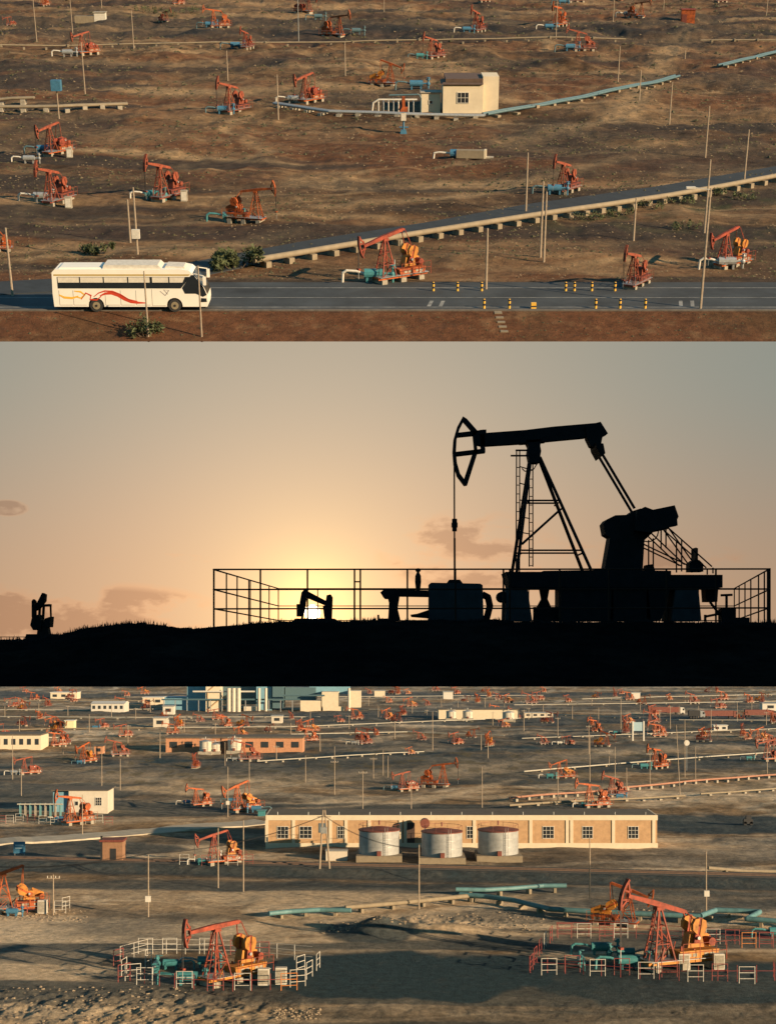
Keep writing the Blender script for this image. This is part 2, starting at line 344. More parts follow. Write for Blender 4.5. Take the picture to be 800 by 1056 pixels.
def soil3(X, Y):
    P = lambda *p: [g3(*q) for q in p]
    w_ = fbm(X/7, Y/12, 4); big = fbm(X/60, Y/70+5, 4)
    v = np.log(np.maximum(Y, 60)); rid = 1-np.abs(2*fbm(X/70+7, v*8, 3)-1); rid2 = 1-np.abs(2*fbm(X/30+27, v*14+.01*X, 3)-1)
    dk = np.maximum(sst(.55, .67, fbm(X/40+31, Y/26, 5))*.5, .8*sst(.53, .60, fbm(X/160+3, v*11, 4))); lt = sst(.50, .64, fbm(X/55+3, Y/14, 5))*.5+.35*sst(.52, .66, fbm(X/8+50, Y/6, 5, .6))*sst(700, 300, Y)+.7*sst(.93, .985, rid)*fbm(X/5, Y/8, 3)*1.4+.5*sst(.93, .985, rid2)*fbm(X/4, Y/8, 3)
    near = sst(250, 215, Y); lt = np.maximum(lt, near*sst(.40, .60, fbm(X/14+7, Y/9, 4))*.85)
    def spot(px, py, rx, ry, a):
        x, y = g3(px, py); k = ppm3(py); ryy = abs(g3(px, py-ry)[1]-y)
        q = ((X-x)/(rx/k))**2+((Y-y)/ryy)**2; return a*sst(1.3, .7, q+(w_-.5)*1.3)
    for s in ((430, 1006, 200, 24, 1.), (690, 1012, 200, 22, .95), (180, 1010, 90, 16, .7), (30, 1046, 80, 8, .4), (60, 985, 90, 9, .6), (700, 1045, 180, 14, .6), (700, 930, 160, 12, .75), (470, 1046, 200, 9, .5),  # dark gravel and soil heap, plus shade painted on pads and beside buildings
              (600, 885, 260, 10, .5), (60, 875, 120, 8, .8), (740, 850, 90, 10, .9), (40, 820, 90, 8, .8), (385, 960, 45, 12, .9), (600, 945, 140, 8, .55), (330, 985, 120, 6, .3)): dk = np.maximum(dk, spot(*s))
    for pts, wd, a in ((P((-20, 790), (300, 782), (520, 772), (840, 765)), 22, .9), (P((300, 775), (840, 745)), 26, .7), (P((100, 735), (840, 728)), 40, .6), (P((-20, 745), (160, 744)), 22, .6)):
        d = segdist(X, Y, pts); dk = np.maximum(dk, a*np.exp(-(d/wd)**2)*(.5+w_))
    for s in ((120, 935, 170, 22, .3), (90, 965, 190, 20, 1.), (330, 925, 130, 10, .7), (330, 975, 120, 7, .8), (470, 990, 200, 5, .5), (450, 958, 90, 10, .6), (640, 962, 60, 8, .5), (120, 1035, 110, 12, .8), (690, 935, 60, 6, .6)): lt = np.maximum(lt, spot(*s))
    for pts, wd, a in ((P((-20, 868), (110, 862), (300, 848)), 1.6, 1.), (P((300, 835), (440, 826), (530, 805)), 2.5, .7), (P((-20, 850), (200, 845), (300, 842)), 4, .6), (P((500, 790), (700, 770), (840, 772)), 16, .6),
                       (P((100, 800), (300, 805), (500, 795)), 18, .7), (P((540, 928), (840, 925)), 2, .4)):
        d = segdist(X, Y, pts); lt = np.maximum(lt, a*np.exp(-(d/wd)**2)*(.5+w_)); dk = dk*(1-.7*np.exp(-(d/wd)**2)*a)
    d = segdist(X, Y, RAIL); e = sst(11, 6.5, d); dk = np.maximum(dk*(1-e), e*.85); lt = lt*(1-e)
    vg = .7*sst(.55, .68, fbm(X/4+3, Y/9, 4))*sst(300, 420, Y)*sst(.45, .6, big)
    return np.stack([np.clip(dk, 0, 1), np.clip(lt, 0, 1), np.clip(vg, 0, 1)], 1)
rows1 = np.concatenate([[DE], np.array([g1(0, y)[1] for y in np.arange(351, -28, -.75)])]); rows1 = np.unique(np.round(rows1[rows1 >= DE], 4))
gm1 = ground_mat('upper_field_soil', (.094, .053, .027), (.026, .025, .024), (.265, .18, .10), (.055, .058, .028))
gm3 = ground_mat('lower_field_soil', (.235, .156, .085), (.026, .052, .068), (.63, .50, .35), (.13, .105, .06))  # teal dark tone also stands in for shade on the near pads
def skirt1(lo):
    o = lo.copy(); f = (lo[:, 1] < 135); o[:, 2] = lo[:, 2]-np.where(f, 0, 6.0)-(lo[:, 1]-lo[:, 1].min())*.06; 
    e = np.abs(lo[:, 1]-lo[:, 1].min()) < 1.5; o[e, 1] += .5; o[e, 2] += .5*(HR-351.0)/F-.0
    return o
grid(lambda D: .262*D*1.04+6, rows1, 720, h1, M1, 'upper_ground', gm1, soil1, skirt1)
r3 = np.concatenate([np.geomspace(9000, g3(0, 700)[1], 30)[:-1], np.array([g3(0, y)[1] for y in np.arange(700, 1066, .62)]), np.linspace(145, 20, 20)])
r3 = np.sort(r3)
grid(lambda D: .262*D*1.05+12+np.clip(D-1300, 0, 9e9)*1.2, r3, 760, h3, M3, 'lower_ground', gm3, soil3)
# dark bank in the middle: the rise the silhouetted pump stands on
def sky_row(px): return np.interp(px, [-400, 0, 40, 60, 90, 130, 160, 190, 220, 300, 330, 420, 800, 1300], [658, 662, 661, 656, 649, 643.5, 646, 650, 647, 641.5, 640.5, 641, 643, 640])
def h2(X, Y):
    px = X/np.maximum(Y, 1)*F+CX; rr = sky_row(px)
    crest = (HR-rr)/F*74
    slope = (HR-rr)/F          # behind the crest the ground keeps just under the line of sight
    back = crest+(Y-74)*(slope-.004)
    front = -53/F*62+(crest+53/F*62)*sst(0, 1, (Y-62)/12.0)
    h = np.where(Y < 74, front, back)
    n = (fbm(X/1.6, Y/1.6, 4)-.5)*.35*np.exp(-((Y-73)/4)**2)+(fbm(X/.25, Y/.4, 2)-.5)*.16*np.exp(-((Y-73.5)/1.2)**2)
    return CZ+h+np.where(Y < 62.5, 0, n)
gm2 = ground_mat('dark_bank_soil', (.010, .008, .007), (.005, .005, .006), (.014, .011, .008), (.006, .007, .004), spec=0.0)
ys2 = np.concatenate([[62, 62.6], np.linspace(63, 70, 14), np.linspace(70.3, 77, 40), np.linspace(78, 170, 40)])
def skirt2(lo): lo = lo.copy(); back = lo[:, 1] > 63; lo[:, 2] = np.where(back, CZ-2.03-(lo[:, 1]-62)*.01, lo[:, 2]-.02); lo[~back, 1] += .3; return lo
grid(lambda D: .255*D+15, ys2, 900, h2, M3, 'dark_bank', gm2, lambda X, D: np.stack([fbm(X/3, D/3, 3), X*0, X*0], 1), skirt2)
# shoulder added out of view right of the bank to keep the sun lamp off it
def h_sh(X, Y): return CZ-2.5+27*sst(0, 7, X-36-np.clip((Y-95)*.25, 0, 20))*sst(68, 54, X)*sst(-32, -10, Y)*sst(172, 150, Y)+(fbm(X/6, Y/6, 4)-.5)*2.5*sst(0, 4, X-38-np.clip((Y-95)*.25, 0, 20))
def shade_hill():
    xs = np.linspace(35, 72, 50); ys = np.linspace(-35, 175, 150); X, Y = np.meshgrid(xs, ys); Z = h_sh(X, Y); n = len(xs)
    X = X+np.clip((Y-130)*.1, 0, 9)
    v = np.stack([X, Y, Z], -1).reshape(-1, 3); i = np.arange(len(ys)-1)[:, None]*n+np.arange(n-1)[None]; q = np.stack([i, i+1, i+n+1, i+n], -1).reshape(-1, 4)
    k = len(v); lo = v.copy(); lo[:, 2] = CZ-4.0; v2 = np.vstack([v, lo]); q2 = q[:, ::-1]+k
    ring = list(range(n))+[r*n+n-1 for r in range(1, len(ys))]+[(len(ys)-1)*n+c for c in range(n-2, -1, -1)]+[r*n for r in range(len(ys)-2, 0, -1)]
    sd = [(ring[(j+1) % len(ring)], ring[j], k+ring[j], k+ring[(j+1) % len(ring)]) for j in range(len(ring))]
    me = bpy.data.meshes.new('added_shade_hill'); me.from_pydata(v2.tolist(), [], q.tolist()+q2.tolist()+sd)
    ca = me.color_attributes.new('soil', 'FLOAT_COLOR', 'POINT'); ca.data.foreach_set('color', np.tile([.3, 0, .2, 0.], len(v2)))
    me.materials.append(gm2); o = bpy.data.objects.new('added_shade_hill', me); COL.objects.link(o); o['kind'] = 'structure'
shade_hill()

# ------------------------------------------------------------------ pump jacks
def jack_parts(ang, crank, cb, cw, cbase, cpost=None, detail=True):
    """beam axis on x, well on the -x side; returns {part name: [builders]}"""
    P = {}
    def new(n): m = MB(); P.setdefault(n, []).append(m); return m
    cp = cpost or cb; a = R(ang); ca, sa = math.cos(a), math.sin(a); PZ = 4.3
    def rot(x, z): return (x*ca-z*sa, PZ+x*sa+z*ca)
    for x in (-.6, 1.6, 3.7): new('concrete_block').box(x-.3, x+.3, -.9, .9, -.3, .42, conc)
    s = new('skid'); [s.box(-1.2, 4.5, y-.09, y+.09, .42, .66, cbase) for y in (-.6, .6)]; [s.box(x-.07, x+.07, -.6, .6, .46, .64, cbase) for x in (-1.1, .4, 2.2, 4.4)]
    b = new('gear_platform'); b.prism([(1.35, .66), (4.15, .66), (4.3, 1.2), (1.2, 1.2)], -.72, .72, cbase)
    for y in (-.73, .73):
        for x in (1.75, 2.2, 3.1, 3.55): b.box(x, x+.33, min(y, y*1.015), max(y, y*1.015), .80, 1.02, conc if cbase is not darkred else black)
    for x in (-.75, .85):
        for y in (-.75, .75): new('leg').bar((x, y, .6), (.0+.1*x, .16*y/.75, PZ-.15), .07, cp)
    t = new('post_brace')
    for k in (.33, .66):
        z = .6+(PZ-.75)*k; f = 1-k*.85
        for y in (-1, 1): t.bar((-.75*f, .75*y*f, z), (.85*f, .75*y*f, z), .04, cp)
        for x in (-.75*f, .85*f): t.bar((x, -.75*f, z), (x, .75*f, z), .04, cp)
    f1, f2 = 1-.33*.85, 1-.66*.85
    for y in (-1, 1): t.bar((-.75, .75*y, .6), (.85*f1, .75*y*f1, .6+(PZ-.75)*.33), .04, cp); t.bar((.85*f1, .75*y*f1, .6+(PZ-.75)*.33), (-.75*f2, .75*y*f2, .6+(PZ-.75)*.66), .04, cp)
    l = new('ladder'); [l.bar((-.95, y, .4), (-.28, y, PZ-.2), .03, cp) for y in (-.2, .2)]
    for k in range(12): q = k/12; l.bar((-.95+.67*q, -.2, .5+(PZ-.7)*q), (-.95+.67*q, .2, .5+(PZ-.7)*q), .02, cp)
    bm = new('walking_beam'); pts = [(-2.5, .16), (-.4, .25), (2.1, .18), (2.3, .0), (2.1, -.1), (0, -.12), (-2.5, -.08)]
    bm.prism([rot(*p) for p in pts], -.16, .16, cb); bm.box(-.28, .28, -.26, .26, PZ-.32, PZ-.1, cb)
    hh = new('horsehead'); arc = [(-.05-3.0*math.cos(R(q)), 3.0*math.sin(R(q))) for q in range(-20, 23, 7)]
    for i in range(len(arc)-1):
        (x0, z0), (x1, z1) = arc[i], arc[i+1]; hh.prism([rot(x0, z0), rot(x1, z1), rot(x1+.13, z1*.96), rot(x0+.13, z0*.96)], -.18, .18, cb)
    for (x0, z0), (x1, z1) in ((arc[0], (-2.4, -.1)), (arc[-1], (-2.4, .25)), ((-2.95, .35), (-2.4, .3)), ((-2.95, -.35), (-2.4, -.2)), ((-2.42, -.35), (-2.42, .5))):
        a0 = rot(x0, z0); a1 = rot(x1, z1); hh.bar((a0[0], 0, a0[1]), (a1[0], 0, a1[1]), .08, cb)
    hx, hz = rot(arc[len(arc)//2][0], .1); xw = hx-.04
    c = new('bridle'); c.bar((xw, -.07, hz), (xw, -.07, 1.6), .025, black); c.bar((xw, .07, hz), (xw, .07, 1.6), .025, black); c.box(xw-.12, xw+.12, -.2, .2, 1.55, 1.7, cb); c.bar((xw, 0, 1.6), (xw, 0, .7), .03, steel)
    tx, tz = rot(2.15, 0); gx, gz = 2.6, 2.05; ck = R(crank); kx, kz = gx+.8*math.cos(ck), gz+.8*math.sin(ck)
    g = new('gearbox'); g.box(2.0, 3.3, -.42, .42, 1.35, 2.3, cw, (2.2, 3.1, -.38, .38)); g.bar((gx, -.9, gz), (gx, .9, gz), .12, steel, 8)
    for y in (-.62, .62):
        pm = new('pitman'); pm.bar((tx, y*.5, tz), (kx, y*1.25, kz), .05, cp)
        k = new('crank_weight'); q = [(-.35, -.22), (1.35, -.16), (1.35, .16), (-.35, .22)]; cc, ss = math.cos(ck), math.sin(ck)
        k.prism([(gx+x*cc-z*ss, gz+x*ss+z*cc) for x, z in q], y-.09, y+.09, cp)
        for sgn in (1, -1):
            n = [(1.3, .1), (1.2, .42), (.85, .55), (.45, .48), (.2, .1)]
            k.prism([(gx+x*cc-z*sgn*ss, gz+x*ss+z*sgn*cc) for x, z in n], y-.15, y+.15, cw)
    cl = new('platform_clutter')
    cl.box(-1.1, 4.5, -.95, .95, .665, .70, steel)
    rq = random.Random(int(ang*7+crank))
    for i in range(14):
        x = rq.uniform(-1, 4.4); y = rq.uniform(-.9, .9); z0 = .68; l = rq.uniform(.3, 1.1); d = rq.choice(((0, 0, 1.5), (0, 0, 1), (.3, 0, 1), (.7, 0, .7)))
        cl.bar((x, y, z0), (x+d[0]*l, y+d[1]*l, z0+d[2]*l), rq.uniform(.03, .09), rq.choice((cp, cbase, darkred, steel)), 4)
    m_ = new('motor'); m_.bar((4.0, -.35, 1.62), (4.0, .4, 1.62), .28, cp, 10); m_.box(3.75, 4.25, -.3, .3, 1.33, 1.45, cbase)
    gd = new('belt_guard'); gd.prism([(2.9, 1.5), (4.25, 1.38), (4.3, 1.95), (3.1, 2.5), (2.8, 2.2)], .5, .62, cw)
    rl = new('railing')
    for y in (-.98, .98):
        for x in (1.3, 2.6, 3.9, 4.7): rl.bar((x, y, .5), (x, y, 1.75), .025, cp)
        for z in (1.15, 1.75): rl.bar((1.3, y, z), (4.7, y, z), .022, cp)
    return P
def make_jack(var, label, panel, px, py, yaw=0, s=1.0, group=None, one=False):
    P = jack_parts(*var)
    if one:
        m = MB(); [m.extend(q) for qs in P.values() for q in qs]
        o = m.build('pump_jack'); at(o, panel, px, py, yaw, s); tag(o, label, 'pump jack', group); KIDS[o.name] = []; return o
    t = thing('pump_jack', label, 'pump jack', panel, px, py, yaw, s, group)
    for n, qs in P.items():
        for q in qs: q.build(n, t)
    return t
rust = mat('faded_red_paint', (.23, .050, .022), .75, .6, 3)
V1 = (10, 200, rust, red, orange); V2 = (-8, 60, orange, orange, orange); V3 = (6, 240, red, orange, red); V4 = (-14, 110, rust, rust, darkred); V8 = (4, 300, rust, red, darkred)
V5 = (14, 75, red, amber, orange); V6 = (3, 85, red, amber, amber); V9 = (-17, 80, red, amber, amber); V7 = (18, 150, orange, amber, orange)
_protos = {}
def jack(var, label, panel, px, py, yaw=0, s=1.0, group=None, one=False):
    px -= .9*s*math.cos(yaw)*(ppm1(py) if panel == 1 else ppm3(py))
    k = (var, one)
    if k not in _protos: _protos[k] = make_jack(var, label, panel, px, py, yaw, s, group, one); return _protos[k]
    X, D = ground_at(panel, px, py); return dup(_protos[k], label, frame(panel, X, D, yaw, s), group)
G1 = 'pump jacks of the upper field'
for px, py, hpx, v, yaw, lab in (
    (405, 291, 60, V5, 34, 'orange pump jack with raised pale red beam beside the road, right of the bus'),
    (655, 297, 44, V4, 58, 'dark red pump jack seen end on at the verge above the four upper bollards'),
    (752, 276, 46, V5, 38, 'red pump jack near the right edge, behind the tall lamp post'),
    (583, 199, 38, V4, 55, 'rust red pump jack just above the dark strip, beside two slim posts'),
    (258, 229, 42, V2, 160, 'bright orange pump jack with pale arched base above the bus front'),
    (170, 207, 46, V4, 60, 'tall red pump jack above the middle of the bus roof'),
    (56, 211, 44, V4, 66, 'narrow red pump jack turned nearly end on above the rear of the bus'),
    (56, 160, 37, V1, 58, 'red pump jack between blue wellhead and white cabinet at the left'),
    (-4, 258, 26, V2, 10, 'orange pump jack cut off by the left edge above the bus'),
    (240, 117, 36, V4, 55, 'slim dark red pump jack with a long shadow, beside a blue pipe frame'),
    (318, 106, 34, V1, 55, 'orange pump jack beside a white bent pipe left of the cream building'),
    (398, 88, 28, V7, 165, 'bright orange pump jack with lifted beam beside the cream building'),
    (447, 60, 25, V4, 48, 'dark red pump jack behind the cream building below the long pipeline'),
    (492, 33, 25, V4, 65, 'orange red pump jack with white elbow pipe above the cream building'),
    (346, 38, 26, V2, 150, 'orange pump jack with dark shadow on the far dark track'),
    (88, 56, 26, V1, 50, 'red pump jack with a lowered tail beside the white tank'),
    (599, 52, 24, V4, 10, 'dark red pump jack hugging the long pipeline at the upper right'),
    (576, 27, 24, V2, 60, 'orange pump jack behind a double pole at the upper right')):
    jack(v, lab, 1, px, py, R(yaw), hpx/ppm1(py)/5.6, G1)
far1 = [(224, 28, 21), (254, 50, 20), (315, 13, 20), (658, 18, 18), (592, 2, 18), (742, 2, 16), (182, 4, 14), (498, 4, 14), (170, 22, 12), (10, 26, 10), (640, 1, 14), (45, 6, 14), (786, 352, 22)]
for i, (px, py, hpx) in enumerate(sorted(far1[:-1])):
    jack((V1, V2, V4)[i % 3], f'small rusty pump jack, {ordn(i)} from the left among the distant ones along the top edge', 1, px, py, R((20, 70, 150, 40)[i % 4]), hpx/ppm1(py)/5.4, G1, True)
# ------------------------------------------------------------------ wellheads
def wellhead_parts(c, elbow, kind=0):
    P = {}
    def new(n): m = MB(); P.setdefault(n, []).append(m); return m
    d = new('drum'); d.bar((-.2, 0, .75), (1.5, 0, .75), .42, c, 12); d.box(-.05, .15, -.3, .3, 0, .5, c); d.box(1.15, 1.35, -.3, .3, 0, .5, c)
    v = new('valve_tree'); v.bar((2.2, 0, -.2), (2.2, 0, 1.5), .12, c, 8); v.ball((2.2, 0, .7), .26, c); v.ball((2.2, 0, 1.25), .2, c); v.bar((1.9, 0, 1.25), (2.5, 0, 1.25), .08, c, 8)
    v.lathe([(.25, 0), (.25, .05)], (2.2, -.3, 1.5), c, 10); v.bar((1.5, 0, .75), (2.2, 0, .75), .1, c, 8)
    e = new('elbow_pipe'); e.path([(-.2, 0, .75), (-.9, 0, .95), (-1.7, 0, 1.0), (-2.0, 0, .8), (-2.05, 0, -.2)], .11, elbow, 8)
    return P
_wp = {}
def wellhead(label, panel, px, py, yaw=0, s=1.0, c=teal, elbow=white, group=None):
    k = (c, elbow)
    if k not in _wp:
        t = thing('wellhead', label, 'wellhead', panel, px, py, yaw, s, group)
        for n, qs in wellhead_parts(c, elbow).items():
            for q in qs: q.build(n, t)
        _wp[k] = t; return t
    X, D = ground_at(panel, px, py); return dup(_wp[k], label, frame(panel, X, D, yaw, s), group)
GW = 'wellheads of the upper field'
for px, py, s, c, e, lab in (
    (378, 291, 1.0, teal, white, 'grey green wellhead drum with white arched pipe beside the road'),
    (742, 277, .9, steel, white, 'pale wellhead at the foot of the red pump jack at the right edge'),
    (566, 200, .9, blue, skyblue, 'blue wellhead at the foot of the rust red pump jack by two slim posts'),
    (232, 229, .9, teal, teal, 'teal wellhead left of the bright orange pump jack with pale arched base'),
    (152, 206, .9, teal, white, 'grey wellhead left of the tall red pump jack above the bus roof'),
    (37, 208, .9, steel, white, 'white elbowed wellhead left of the narrow end-on pump jack'),
    (40, 158, .9, blue, skyblue, 'blue wellhead left of the red pump jack with the white cabinet'),
    (26, 168, .8, steel, white, 'small white valve assembly near the left edge'),
    (226, 117, 1.0, blue, skyblue, 'bright blue pipe frame left of the slim dark red pump jack'),
    (298, 106, 1.0, steel, white, 'white bent pipe left of the orange pump jack by the cream building'),
    (424, 92, 1.3, blue, skyblue, 'blue wellhead drum right of the bright orange pump jack'),
    (430, 60, .9, teal, skyblue, 'pale blue wellhead left of the dark red pump jack behind the cream building'),
    (478, 33, 1.1, blue, white, 'white elbow pipe with blue valve left of the orange red pump jack'),
    (364, 35, 1.2, skyblue, skyblue, 'light blue wellhead right of the orange pump jack on the far dark track'),
    (66, 58, 1.2, steel, white, 'white tank with bent pipe at the upper left'),
    (584, 52, 1.2, blue, skyblue, 'blue wellhead left of the dark red pump jack hugging the pipeline'),
    (563, 28, 1.2, blue, white, 'small blue wellhead left of the orange pump jack behind a double pole'),
    (213, 28, 1.2, blue, skyblue, 'small blue wellhead near the top edge, third distant machine from the left'),
    (239, 50, 1.2, blue, skyblue, 'small blue wellhead just above the long pipeline at the upper left'),
    (325, 20, 1.2, skyblue, skyblue, 'light blue wellhead near the top edge, left of centre'),
    (644, 18, 1.2, skyblue, white, 'pale blue wellhead near the top edge at the right'),
    (577, 4, 1.2, blue, skyblue, 'tiny blue wellhead touching the top edge right of centre')):
    wellhead(lab, 1, px, py, 0, s, c, e, GW)
# lone vertical drive head below the cream building
t = thing('drive_head', 'narrow orange drive head with white cabinet on blue wellhead below the cream building', 'pump drive', 1, 416, 137)
MB().box(-.5, .5, -.4, .4, -.2, .5, blue, (-.35, .35, -.3, .3)).build('base', t); MB().bar((0, 0, .4), (0, 0, 2.4), .14, blue, 8).bar((-.6, 0, .8), (.7, 0, .8), .09, blue, 8).build('stem', t)
MB().box(-.35, .35, -.3, .3, 1.7, 2.7, white).build('cabinet', t); MB().box(-.55, .55, -.35, .35, 2.9, 3.5, orange, (-.2, .6, -.3, .3)).box(-.2, .2, -.2, .2, 3.5, 4.9, orange).bar((-.7, 0, 3.1), (-.2, 0, 4.6), .06, orange).build('motor_head', t)
t = thing('heater_skid', 'long tan box with blue drum and white elbow lying below the cream building', 'heater', 1, 474, 163, R(-6))
MB().box(-.4, 3.0, -.6, .6, .1, 1.05, tanpipe).build('body', t); MB().box(3.0, 3.3, -.62, .62, .0, 1.1, cream).box(3.3, 4.2, -.6, .6, .0, .25, conc).build('end_block', t)
MB().bar((-1.2, 0, .6), (-.4, 0, .6), .5, blue, 12).build('drum', t); MB().path([(-1.2, 0, .6), (-2.6, 0, .7), (-3.2, 0, .6), (-3.3, 0, -.2)], .12, white).build('elbow_pipe', t)
# ------------------------------------------------------------------ poles
def pole_mesh(hh, r, kind):
    m = MB(); m.bar((0, 0, -.4), (0, 0, hh), r, wood if kind != 'steel' else steel, 7, r*.65)
    return m
def pole(label, panel, px, py, hpx, kind='plain', group=None, lean=0, yaw=0, r=.11):
    k = ppm1(py) if panel == 1 else ppm3(py); hh = hpx/k/(.96 if panel == 1 else 1)
    t = thing('utility_pole', label, 'pole', panel, px, py, yaw, 1, group); t.matrix_world = t.matrix_world @ Matrix.Rotation(R(lean), 4, 'Y')
    hh = round(hh, 1); key = (hh, r, kind)
    if key not in _pm: _pm[key] = pole_mesh(hh, r, kind).mesh('pole_shaft')
    o = bpy.data.objects.new('pole_shaft', _pm[key]); COL.objects.link(o); o.parent = t
    if kind == 'cross':
        m = MB().bar((-.9, 0, hh-.5), (.9, 0, hh-.5), .07, wood); m.build('crossarm', t)
        m = MB(); [m.bar((x, 0, hh-.45), (x, 0, hh-.18), .05, white, 6) for x in (-.8, -.3, .3, .8)]; m.build('insulators', t)
    if kind == 'box': MB().box(-.35, .35, -.5, -.12, hh*.25, hh*.25+.8, white).build('meter_box', t)
    if kind == 'lamp': MB().bar((0, 0, hh-.1), (-1.4, -.5, hh+.15), .05, steel).box(-2.0, -1.3, -.7, -.4, hh+.08, hh+.22, white).build('lamp_head', t)
    if kind == 'bluebox': MB().box(-.7, .7, -.6, .6, hh-1.4, hh+.1, blue).build('blue_box', t)
    return t
_pm = {}
poles1 = [(38, 43, 45, 'cross'), (88, 98, 50, 'plain'), (138, 50, 36, 'plain'), (308, 42, 45, 'steel'), (287, 123, 43, 'plain'), (356, 78, 32, 'plain'), (690, 128, 40, 'plain'), (767, 188, 50, 'plain'),
          (542, 218, 56, 'plain'), (557, 265, 72, 'plain'), (560.5, 270, 68, 'plain'), (501, 298, 60, 'plain'), (653, 248, 42, 'plain'), (637, 84, 33, 'plain'), (659, 103, 28, 'plain'),
          (142, 262, 64, 'box'), (134.5, 250, 42, 'plain'), (13, 305, 66, 'plain'), (235, 83, 28, 'plain'), (706, 60, 8, 'plain'), (573, 40, 36, 'plain'), (632, 22, 22, 'plain'), (684, 10, 10, 'plain'), (790, 16, 20, 'plain'), (396, 12, 14, 'plain'), (75, 34, 32, 'plain'), (105, 8, 30, 'plain'), (727, 162, 48, 'plain'), (726, 240, 70, 'plain')]
fixed = {(557, 265): 'thicker pole of the close pair above the road', (560.5, 270): 'shorter pole right against its twin above the road', (501, 298): 'pale pole standing on the verge right of the orange pump jack', (142, 262): 'pole with a small meter box behind the bus roof',
         (134.5, 250): 'thin dark post left of the pole with the meter box', (13, 305): 'tall pole standing behind the road left of the bus', (653, 248): 'short dark pole below the tan pipe at the right', (767, 188): 'pole near the right edge at the end of the dark strip',
         (542, 218): 'slim pole left of the rust red pump jack', (690, 128): 'short pole in open ground below the blue pipe end', (726, 240): 'upper dark post just above the tall lamp post'}
k = 0
for px, py, hp, kd in sorted(poles1, key=lambda q: q[0]):
    lab = fixed.get((px, py))
    if not lab: lab = f'thin weathered pole in the open upper field, {ordn(k)} from the left above the buildings'; k += 1
    pole(lab, 1, px, py, hp, kd, 'poles of the upper field')
pole('tall slim street lamp on the near verge at the right, reaching high above the road', 1, 722, 318, 116, 'lamp', 'roadside posts')
pole('tall thin post with a blue box on top at the left', 1, 61, 122, 36, 'bluebox', 'poles of the upper field')
for px, py, hp, lab in ((81, 319, 32, 'thin short post just in front of the rear wheel of the bus'), (153, 347, 66, 'dark post in front of the middle of the bus'), (208, 347, 72, 'brown post in front of the bus windscreen')):
    t = pole(lab, 1, px, py, hp, 'plain', 'roadside posts', r=.08)
# ------------------------------------------------------------------ road of the upper field
def strip(name, pts, wd, m, hf, M, z0, th=.0, n=60, kind='structure', ext=True):
    """a ribbon along pts with real edges, laid z0 above the ground"""
    P = [Vector(p) for p in pts]; L = [0]
    for a, b in zip(P[:-1], P[1:]): L.append(L[-1]+(b-a).length)
    vs = []; 
    for i in range(n+1):
        s_ = L[-1]*i/n; j = max(0, min(len(P)-2, int(np.searchsorted(L, s_, 'right'))-1)); t = (s_-L[j])/(L[j+1]-L[j]); c = P[j].lerp(P[j+1], t); d = (P[j+1]-P[j]).normalized(); nn = Vector((-d.y, d.x))
        z = float(hf(c.x, c.y))
        for o_, zz in ((-wd/2, -.4), (-wd/2, 0), (wd/2, 0), (wd/2, -.4)): q = c+nn*o_; vs.append(M @ Vector((q.x, q.y, z+z0+zz)))
    fs = [(i*4+a, i*4+a+1, i*4+a+5, i*4+a+4) for i in range(n) for a in range(3)]
    me = bpy.data.meshes.new(name); me.from_pydata(vs, [], fs); me.materials.append(m); o = bpy.data.objects.new(name, me); COL.objects.link(o)
    if kind: o['kind'] = kind
    return o
W1 = 60
def flatbox(name, x0, x1, d0, d1, z0, z1, m, kind='structure'):
    o = MB().box(x0, x1, d0, d1, z0, z1, m).build(name); o.matrix_world = M1
    if kind: o['kind'] = kind
    return o
flatbox('road', -W1, W1, RY0, RY1, -.4, .02, asphalt)
flatbox('kerb', -W1, W1, RY0-.25, RY0-.003, -.4, .14, mat('kerb_stone', (.11, .10, .09), .9, .3, 2))
line = mat('road_paint', (.22, .22, .21), .8, .6, 1.3)
m = MB(); dA, dB = g1(0, 317)[1], g1(0, 297)[1]
m.box(-W1, W1, dA, dA+.14, .022, .026, line); m.box(-W1, W1, dB, dB+.14, .022, .026, line); dm = g1(0, 307)[1]
m.box(-W1, W1, dm, dm+.1, .022, .026, line)
for px in (440, 452, 700, 712):
    x, y = g1(px, 316); m.add([(x, y, .024), (x+.3, y, .024), (x+1.6-1.0, y+1.9, .024), (x+1.3-1.0, y+1.9, .024)], [(0, 1, 2, 3)], line)
o = m.build('road_markings'); o.matrix_world = M1; o['kind'] = 'structure'
# the dark strip that follows the tan pipe
strip('track', TRACK, 4.8, mat('dark_strip', (.022, .027, .032), .8, .4, 1), h1, M1, .07, n=160)
# concrete drain stairs down the bank
t = thing('drain_steps', 'narrow concrete drain running down the red road bank', 'drain', 1, 513, 320)
mm = MB()
NS = int((RY0-DE-.9)/.8)
for i in range(NS): mm.box(-.3+i*.07, .3+i*.07, -.9-i*.8, -.1-i*.8, -.7-.16*i, .02-.16*i, tanpipe)
mm.build('channel', t)
